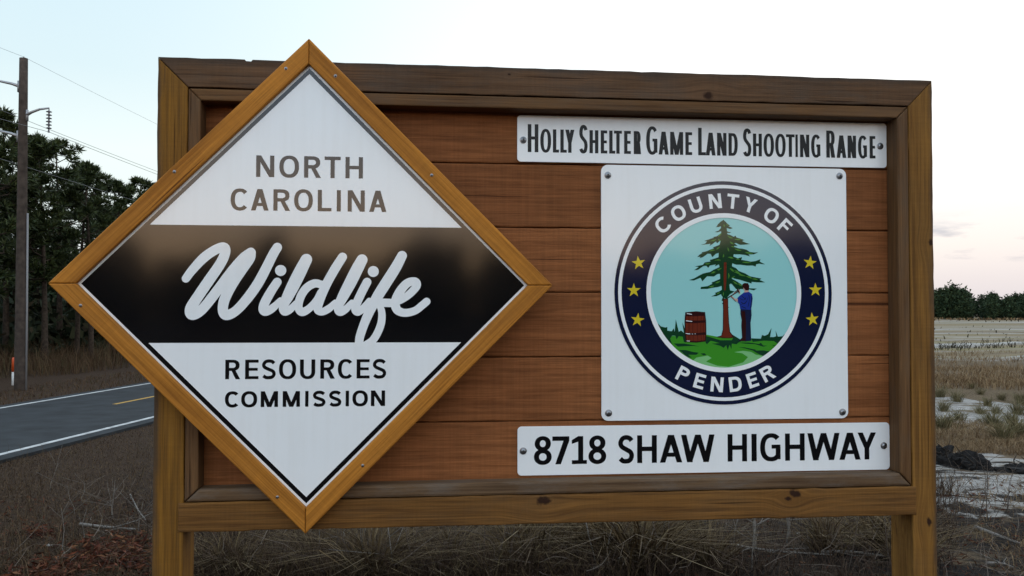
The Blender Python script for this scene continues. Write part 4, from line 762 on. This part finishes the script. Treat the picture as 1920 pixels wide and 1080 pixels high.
grass('brush_straw', 'pale straw lying through the weeds behind the sign board', [(16000, px_rect(330, 1790, 950, 1095), .30, .006, 1.4, .18), (5000, px_gauss(1180, 1010, 60, 22), .4, .006, 1.3, 0), (3500, px_gauss(700, 1040, 60, 18), .3, .006, 1.2, 0), (3000, px_gauss(990, 1015, 40, 25), .4, .006, 1.2, 0)], bstraw, 'grass', seed=7)
# understorey of the roadside wood: leafy thicket that closes the view between the trunks
rs = np.random.RandomState(31); VV, FF, k = [], [], 0
P = scatter(rs, 520, road_rect(15, 110, 25, 50)); hh = rs.uniform(1.2, 3.6, 520)
for q, h in zip(P, hh):
    c = q + rs.normal(size=(22, 3))*np.array([.8, .8, h*.25]) + np.array([0, 0, h*.5]); e = c[:, None, :]+rs.normal(size=(22, 5, 3))*.22; a = rs.normal(size=(22, 5, 3))*.17; b_ = rs.normal(size=(22, 5, 3))*.17
    V = np.stack([e-a, e+b_, e+a, e-b_], 2).reshape(-1, 3); VV.append(V); FF.append(np.arange(len(V)).reshape(-1, 4)+k); k += len(V)
setp(link('undergrowth', mesh_np('undergrowth', np.vstack(VV), np.vstack(FF)), islands('thicket_leaves', [(.01, .016, .009), (.02, .03, .014), (.035, .04, .018), (.04, .028, .016)])), 'dark thicket filling the shade between the roadside pines', 'thicket', kind='stuff')
# leaf litter heaps at the foot of the verge
def leaf_heap(seed, boxes):
    rs = np.random.RandomState(seed); VV, FF, k = [], [], 0
    for n, fn, lift, sz in boxes:
        P = scatter(rs, n, fn); P[:, 2] += rs.uniform(0, lift, n); a = rs.normal(size=(n, 3))*np.array([1, 1, .45]); a /= np.linalg.norm(a, axis=1)[:, None]; b_ = np.cross(a, rs.normal(size=(n, 3))); b_ /= np.linalg.norm(b_, axis=1)[:, None]
        s_ = (sz*rs.uniform(.5, 1.4, n))[:, None]; up = np.cross(a, b_)*s_*.18
        V = np.stack([P-a*s_, P-b_*s_*.24+up, P+a*s_, P+b_*s_*.24+up], 1).reshape(-1, 3); F = np.arange(len(V)).reshape(-1, 4); F = np.concatenate([F[:, [0, 1, 2]], F[:, [0, 2, 3]]]); VV.append(V); FF.append(F+k); k += len(V)
    return mesh_np('fallen_leaves', np.vstack(VV), np.vstack(FF))
setp(link('fallen_leaves', leaf_heap(41, [(130, px_gauss(76, 1002, 16, 7), .10, .042), (420, px_gauss(190, 1050, 32, 14), .12, .045), (300, px_gauss(120, 1066, 34, 10), .08, .042), (320, px_gauss(255, 1058, 22, 16), .10, .042), (160, px_gauss(240, 1020, 30, 12), .06, .05), (220, px_gauss(70, 1085, 40, 8), .08, .05), (900, px_rect(-60, 420, 930, 1095), .02, .035), (1400, px_rect(330, 1790, 960, 1095), .03, .035), (500, px_rect(1700, 2000, 925, 1095), .03, .04)]), leafm), 'red brown dead leaves heaped on the verge and under the weeds', 'leaves', kind='stuff')

def tangle(name, label, seed, n, boxes, m, r0=.0032):
    rs = np.random.RandomState(seed); bm = bmesh.new()
    for fn, k, ln, hi in boxes:
        P = scatter(rs, k, fn)
        for q in P:
            a = rs.uniform(0, 2*PI); d = np.array([math.cos(a), math.sin(a), rs.uniform(-.2, 1.1)]); L_ = ln*rs.uniform(.4, 1.4); p = q+np.array([0, 0, rs.uniform(0, hi)]); pts = [p]
            for i in range(4): d = d+rs.normal(size=3)*.32; d /= np.linalg.norm(d); p = p+d*L_/4; p[2] = max(p[2], q[2]+.01); pts.append(p)
            r = r0*rs.uniform(.6, 1.5); tube(bm, pts, [r, r*.9, r*.75, r*.6, r*.3], 3, False)
    return setp(link(name, mesh_bm(bm, name), m), label, 'twigs', kind='stuff')
twig_tones = islands('dry_twigs', [(.03, .02, .015), (.055, .038, .029), (.085, .063, .05), (.17, .14, .115)])
tangle('twig_tangle', 'tangled dry twigs through the weeds under the sign beam', 61, 0, [(px_rect(340, 1780, 985, 1095), 800, .42, .25), (px_rect(150, 330, 930, 1010), 120, .4, .12), (px_rect(1740, 1990, 915, 1095), 260, .38, .1), (px_rect(-40, 300, 1000, 1095), 60, .35, .05)], twig_tones)
# ------------------------------------------------------------------ single plants and debris
def tuft_mesh(seed, n=150, H=.42, lean=.75):
    rs = np.random.RandomState(seed); a = rs.uniform(0, 2*PI, n); r = np.abs(rs.normal(size=n))*.07; P = np.column_stack([r*np.cos(a), r*np.sin(a), np.zeros(n)])
    V, F = blades(rs, P, H, .011, lean); V = V.reshape(n, 6, 3); out = np.stack([np.cos(a), np.sin(a), 0*a], 1)*(rs.uniform(.05, .3, n)*H)[:, None]; V[:, 2:4] += out[:, None]*.4; V[:, 4:] += out[:, None]
    me = mesh_np('grass_tuft', V.reshape(-1, 3), F); me.materials.append(olive); return me
TUFTS = [tuft_mesh(50+i, 150+20*i, .36+.05*i) for i in range(4)]
rt = random.Random(4)
tp = [(1793, 752, 1.2), (1799, 780, 1.25), (1851, 757, 1.1), (1838, 768, .8), (1867, 768, .8), (1908, 768, 1.25), (1879, 747, .9), (1863, 797, 1.2), (1898, 784, 1.25), (1837, 780, .4), (1768, 764, 1.0), (1762, 745, 1), (1838, 740, .8), (1822, 733, .8), (1915, 750, 1), (1776, 795, .9), (1765, 812, 1.6), (1880, 826, 1.3), (1905, 818, 1.5)]
tp += [(rt.uniform(1560, 1740), rt.uniform(735, 800), rt.uniform(.6, 1.2)) for i in range(10)] + [(rt.uniform(1925, 2100), rt.uniform(735, 820), rt.uniform(.6, 1.3)) for i in range(14)]
for px, py, s_ in tp:
    p = gnd(px, py); o = link('grass_tuft', TUFTS[rt.randrange(4)]); o.location = (p[0], p[1], float(gh(p[0], p[1]))-.02); o.rotation_euler = (0, 0, rt.uniform(0, 6)); o.scale = (s_*.85, s_*.85, s_*.75)
    setp(o, 'olive and straw coloured grass tuft growing on pale bare sand', 'grass tuft', 'grass tufts on the bare sand')
def weed_clump(seed):
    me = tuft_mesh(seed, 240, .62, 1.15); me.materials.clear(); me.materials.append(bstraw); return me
CLUMPS = [weed_clump(70+i) for i in range(3)]
for i, (px, py, s_) in enumerate([(1195, 1062, 1.3), (1140, 1052, 1.0), (1240, 1050, .9), (1010, 1050, 1.1), (960, 1070, .9), (700, 1078, 1.0), (840, 1062, .8), (1550, 1040, .9), (1640, 1030, .9), (1330, 1062, .8), (430, 1072, .8), (590, 1058, .7), (1700, 1060, .9)]):
    p = gnd(px, py); o = link('straw_clump', CLUMPS[i % 3]); o.location = (p[0], p[1], float(gh(p[0], p[1]))-.02); o.rotation_euler = (0, 0, i*1.7); o.scale = (s_*1.15, s_*1.15, s_*.9)
    setp(o, 'arching clump of dry straw standing in the brush under the beam', 'straw clump', 'straw clumps in the brush')
def heap(px, py, w, h, seed, label):
    """charred heap: a lumpy mound with roots and sticks poking out"""
    rs = np.random.RandomState(seed); bm = bmesh.new(); bmesh.ops.create_icosphere(bm, subdivisions=4, radius=1)
    for v in bm.verts:
        c = v.co.copy(); n_ = .25*math.sin(4*c.x+seed)*math.cos(3*c.y+seed)+.16*math.sin(9*c.x+5*c.y+seed)+.12*math.sin(15*c.x-11*c.z+6*c.y)+.12*rs.uniform(-1, 1); f = 1+n_; v.co = Vector((c.x*w*f, c.y*w*.6*f, max(-.1, c.z)*h*f))
    me = mesh_bm(bm, 'mound', False); p = gnd(px, py); base = (p[0], p[1], float(gh(p[0], p[1]))-.03); th = empty('charred_heap', base); setp(th, label, 'heap')
    link('mound', me, MATS['char'], th)
    for i in range(14):
        a = rs.uniform(0, 2*PI); q = np.array([math.cos(a)*w*.7, math.sin(a)*w*.45, h*rs.uniform(.2, .8)]); d = rs.normal(size=3); d[2] = abs(d[2])*.5; d /= np.linalg.norm(d); bm = bmesh.new(); L_ = rs.uniform(.12, .4)
        tube(bm, [q-d*.1, q+d*L_*.5+rs.normal(size=3)*.02, q+d*L_+rs.normal(size=3)*.04], [.012, .009, .004], 5); link('root', mesh_bm(bm, 'root', True), MATS['char2'], th)
plain('char', (.012, .011, .011), .9, noise=.5, nscale=25, bump=1.0, spec=.2); plain('char2', (.03, .024, .02), .9, noise=.5, nscale=30, spec=.1)
heap(1812, 897, .40, .21, 1, 'broad charred black heap lying on the pale sand'); heap(1757, 886, .30, .24, 2, 'charred black heap half behind the right sign post'); heap(1925, 903, .36, .13, 3, 'low charred black heap out on the open field')
greyw = plain('bleached_branch', (.15, .135, .12), .85, noise=.35, nscale=40, bump=.4); twigm = plain('brown_twig', (.075, .055, .042), .9, noise=.4, nscale=40)
def branch(pxs, rad, m, label, name='fallen_branch', lift=.03, side=True, group=None):
    """a stick lying on the ground through the given photo points (base to tip), with side twigs"""
    rs = np.random.RandomState(int(pxs[0][0]*3+pxs[0][1])); P = []
    for q in pxs: g_ = gnd(q[0], q[1]); P.append(np.array([g_[0], g_[1], float(gh(g_[0], g_[1]))+lift+rs.uniform(-.01, .02)]))
    th = empty(name, tuple(P[0])); setp(th, label, 'branch', group); Q, _ = smooth(np.array(P), np.ones(len(P)), 4) if len(P) > 2 else (np.array([P[0], (P[0]+P[-1])/2+rs.normal(size=3)*.015, P[-1]]), 0)
    bm = bmesh.new(); tube(bm, [q-P[0] for q in Q], list(np.linspace(rad, rad*.45, len(Q))), 7); link('stem', mesh_bm(bm, 'stem', True), m, th)
    if side:
        for i in range(3):
            f = rs.uniform(.25, .85); q = Q[int(f*(len(Q)-1))]-P[0]; d = (Q[-1]-Q[0])*rs.uniform(.15, .35)+rs.normal(size=3)*.12; d[2] = abs(d[2])*.6; bm = bmesh.new(); tube(bm, [q, q+d*.5+rs.normal(size=3)*.02, q+d], [rad*.45, rad*.32, rad*.12], 5); link('side_twig', mesh_bm(bm, 'side_twig', True), m, th)
branch([(1828, 998), (1870, 1008), (1912, 1017)], .026, greyw, 'pale bleached branch lying on dark soil right of the sign', side=False)
branch([(1850, 1058), (1880, 1052), (1900, 1060)], .016, greyw, 'short crooked pale stick on black soil beside the right post')
branch([(244, 932), (258, 955), (273, 978)], .012, greyw, 'thin straight pale stick slanting on the verge by the left post', side=False)
branch([(150, 985), (200, 990), (255, 994)], .02, greyw, 'grey branch lying flat before the dark brush by the left post')
branch([(440, 1040), (465, 1055), (480, 1078)], .012, greyw, 'bent grey twig in the weeds below the diamond sign')
branch([(480, 1045), (520, 1052), (555, 1068)], .012, greyw, 'long grey twig in the weeds below the diamond sign', side=True)
branch([(900, 1078), (930, 1074), (955, 1078)], .02, greyw, 'pale stick end showing in weeds below the long beam', side=False)
branch([(1370, 1035), (1450, 1045), (1560, 1052)], .016, greyw, 'long thin grey branch lying across the dark soil under the beam')
branch([(1540, 1046), (1600, 1050), (1690, 1058)], .018, greyw, 'grey branch on dark soil ending at the right post')
branch([(1110, 1078), (1140, 1066), (1160, 1060)], .022, greyw, 'stout grey branch stub in the straw under the beam')
def stem(px, py, H, lx, ly, rad, m, label, group):
    rs = np.random.RandomState(int(px*5)); g_ = gnd(px, py); z = float(gh(g_[0], g_[1])); th = empty('dead_stem', (g_[0], g_[1], z)); setp(th, label, 'dead stem', group)
    pts = [np.array([lx*f*H, ly*f*H, H*f-.05]) + rs.normal(size=3)*.012*(f > 0) for f in (0, .3, .6, 1)]; bm = bmesh.new(); tube(bm, pts, [rad, rad*.85, rad*.65, rad*.25], 6); link('stalk', mesh_bm(bm, 'stalk', True), m, th)
    for i in range(4):
        f = rs.uniform(.35, .95); q = np.array([lx*f*H, ly*f*H, H*f-.05]); d = rs.normal(size=3)*np.array([.16, .16, .06])+np.array([0, 0, .12]); bm = bmesh.new(); tube(bm, [q, q+d*.6, q+d*1.3], [rad*.4, rad*.3, .0015], 4); link('side_twig', mesh_bm(bm, 'side_twig', True), m, th)
for px, py, H, lx in ((1413, 1040, .62, .02), (1474, 1030, .66, .03)): stem(px, py, H, lx, 0, .022, greyw, 'stout grey dead sapling stem standing under the long beam', 'stout dead stems under the beam')
rt = random.Random(12)
for i in range(26):
    px = rt.uniform(600, 1700); stem(px, rt.uniform(1045, 1085), rt.uniform(.5, .85), rt.uniform(-.35, .35), rt.uniform(-.2, .2), rt.uniform(.004, .008), twigm if i % 3 else greyw, 'thin dead weed stem leaning among brush behind the sign board', 'dead weed stems behind the sign board')
for i in range(9):
    stem(rt.uniform(1770, 1960), rt.uniform(960, 1080), rt.uniform(.35, .8), rt.uniform(-.3, .3), 0, rt.uniform(.004, .007), twigm, 'thin dead weed stem on dark soil right of the sign', 'dead weed stems right of the sign')
for i in range(8):
    stem(rt.uniform(10, 270), rt.uniform(900, 1070), rt.uniform(.3, .6), rt.uniform(-.3, .3), 0, rt.uniform(.003, .006), greyw, 'thin dead weed stem on the verge left of the sign', 'dead weed stems on the verge')
def stone(px, py, r, seed, label):
    bm = bmesh.new(); bmesh.ops.create_icosphere(bm, subdivisions=3, radius=r)
    for v in bm.verts: c = v.co/r; v.co = v.co*(1+.2*math.sin(4*c.x+seed)+.15*math.sin(6*c.y+3*c.z)); v.co.z *= .6
    g_ = gnd(px, py); o = link('stone', mesh_bm(bm, 'stone', True), plain('pale_stone', (.42, .41, .40), .9, noise=.3, nscale=20, bump=.4)); o.location = (g_[0], g_[1], float(gh(g_[0], g_[1]))+r*.3); setp(o, label, 'stone')
stone(604, 1074, .045, 1, 'small pale stone in weeds under the diamond sign tip'); stone(1497, 1012, .02, 2, 'tiny white stone on dark soil under the beam'); stone(92, 1024, .025, 3, 'small pale stone beside the red leaves on the verge')

# ------------------------------------------------------------------ utility poles and wires
pole_m = plain('weathered_pole_wood', (.06, .047, .04), .9, noise=.35, nscale=6, bump=.5, spec=.15); galv = plain('galvanised_steel', (.34, .35, .37), .5, .7); porc = plain('grey_insulator', (.13, .13, .15), .35); conduit_m = plain('grey_conduit', (.20, .20, .21), .6); wire_m = plain('dull_wire', (.16, .17, .18), .5, .6)
PB = gnd(38, 730); PH = 10.55; ARMS = [(9.65, 1, 1.15), (8.72, -1, .78), (8.05, 1, 1.15)]    # height, side (+ = away from camera axis, left), reach
latv = np.array([_n[0], _n[1], 0])
def pole_parts(root, dx=-.06):
    bm = bmesh.new(); tube(bm, [(dx*f, 0, -1+(PH+1)*f) for f in np.linspace(0, 1, 9)], list(np.linspace(.185, .125, 9)), 14); link('shaft', mesh_bm(bm, 'shaft', True), pole_m, root)
    tips = []
    for h, sd_, reach in ARMS:
        d = latv*sd_; c = np.array([dx, 0, h]); bm = bmesh.new(); tube(bm, [c+d*.1, c+d*(.1+reach*.25)+np.array([0, 0, .10]), c+d*(.1+reach*.6)+np.array([0, 0, .19]), c+d*(.1+reach)+np.array([0, 0, .22])], [.055, .045, .038, .03], 8)
        bmesh.ops.create_cube(bm, size=1, matrix=Matrix.Translation(Vector(c+d*.13)) @ Matrix.Diagonal((.09, .09, .36, 1))); arm = link('bracket_arm', mesh_bm(bm, 'bracket_arm', True), galv, root); tip = c+d*(.1+reach)+np.array([0, 0, .20])
        bm = bmesh.new(); prof = []
        for k in range(6): z = -.06-.105*k; prof += [(.022, z), (.085, z-.03), (.09, z-.045), (.03, z-.05)]
        lathe(bm, [(.012, .0)]+prof+[(.02, -.68), (.03, -.70), (.03, -.76)], Matrix.Translation(Vector(tip)), 10); link('insulator', mesh_bm(bm, 'insulator', False), porc, arm); tips.append(tip+np.array([0, 0, -.74]))
    bm = bmesh.new(); tube(bm, [(.19+dx*.1, -.02, -.2), (.17, -.02, 2.5), (.145, -.02, 5.6)], .032, 8); link('conduit', mesh_bm(bm, 'conduit', True), conduit_m, root)
    tips.append(np.array([dx, 0, PH+.05])); bm = bmesh.new(); tube(bm, [(dx, 0, PH-.02), (dx, 0, PH+.06)], [.02, .02], 6); link('wire_clamp', mesh_bm(bm, 'wire_clamp'), galv, root); return tips
poles = []; lab = ('tall weathered wooden utility pole by the road with three bracket arms', 'wooden utility pole further along the road past the sign board', 'wooden utility pole back along the road before the sign board')
for i, s_ in enumerate((0, 72, -72)):
    b_ = np.array([PB[0]+_t[0]*s_, PB[1]+_t[1]*s_, 0]); o = empty('utility_pole', (b_[0], b_[1], float(gh(b_[0], b_[1])))); setp(o, lab[i], 'utility pole', 'utility poles along the road'); poles.append((np.array(o.location), pole_parts(o)))
wl = ('overhead wire hung from the upper left bracket arm of the poles', 'overhead wire hung from the right hand bracket arm of the poles', 'overhead wire hung from the lower left bracket arm of the poles', 'thin overhead wire running from pole top to pole top')
for k in range(4):
    bm = bmesh.new(); path = []
    for (A, B) in ((2, 0), (0, 1)):
        a, b_ = poles[A][0]+poles[A][1][k], poles[B][0]+poles[B][1][k]
        for f in np.linspace(0, 1, 25)[(1 if path else 0):]: path.append(a+(b_-a)*f+np.array([0, 0, -4*.75*f*(1-f)]))
    o0 = path[0]; tube(bm, [p-o0 for p in path], .008 if k < 3 else .0045, 5); o = link('power_line', mesh_bm(bm, 'power_line', True), wire_m); o.location = o0; setp(o, wl[k], 'wire', 'overhead wires')
# orange and white marker post
mp_ = gnd(25, 722); o = empty('marker_post', (mp_[0], mp_[1], float(gh(mp_[0], mp_[1])))); setp(o, 'slim white marker post with orange top beside the utility pole', 'marker post')
bm = bmesh.new(); tube(bm, [(0, 0, -.2), (0, 0, .45)], .055, 14); link('white_tube', mesh_bm(bm, 'white_tube', True), plain('white_plastic', (.55, .55, .54), .5, noise=.1, nscale=10), o)
bm = bmesh.new(); tube(bm, [(0, 0, .45), (0, 0, .88), (0, 0, .915), (0, 0, .925)], [.06, .06, .045, .015], 14); link('orange_sleeve', mesh_bm(bm, 'orange_sleeve', True), plain('orange_plastic', (.55, .075, .015), .45), o)
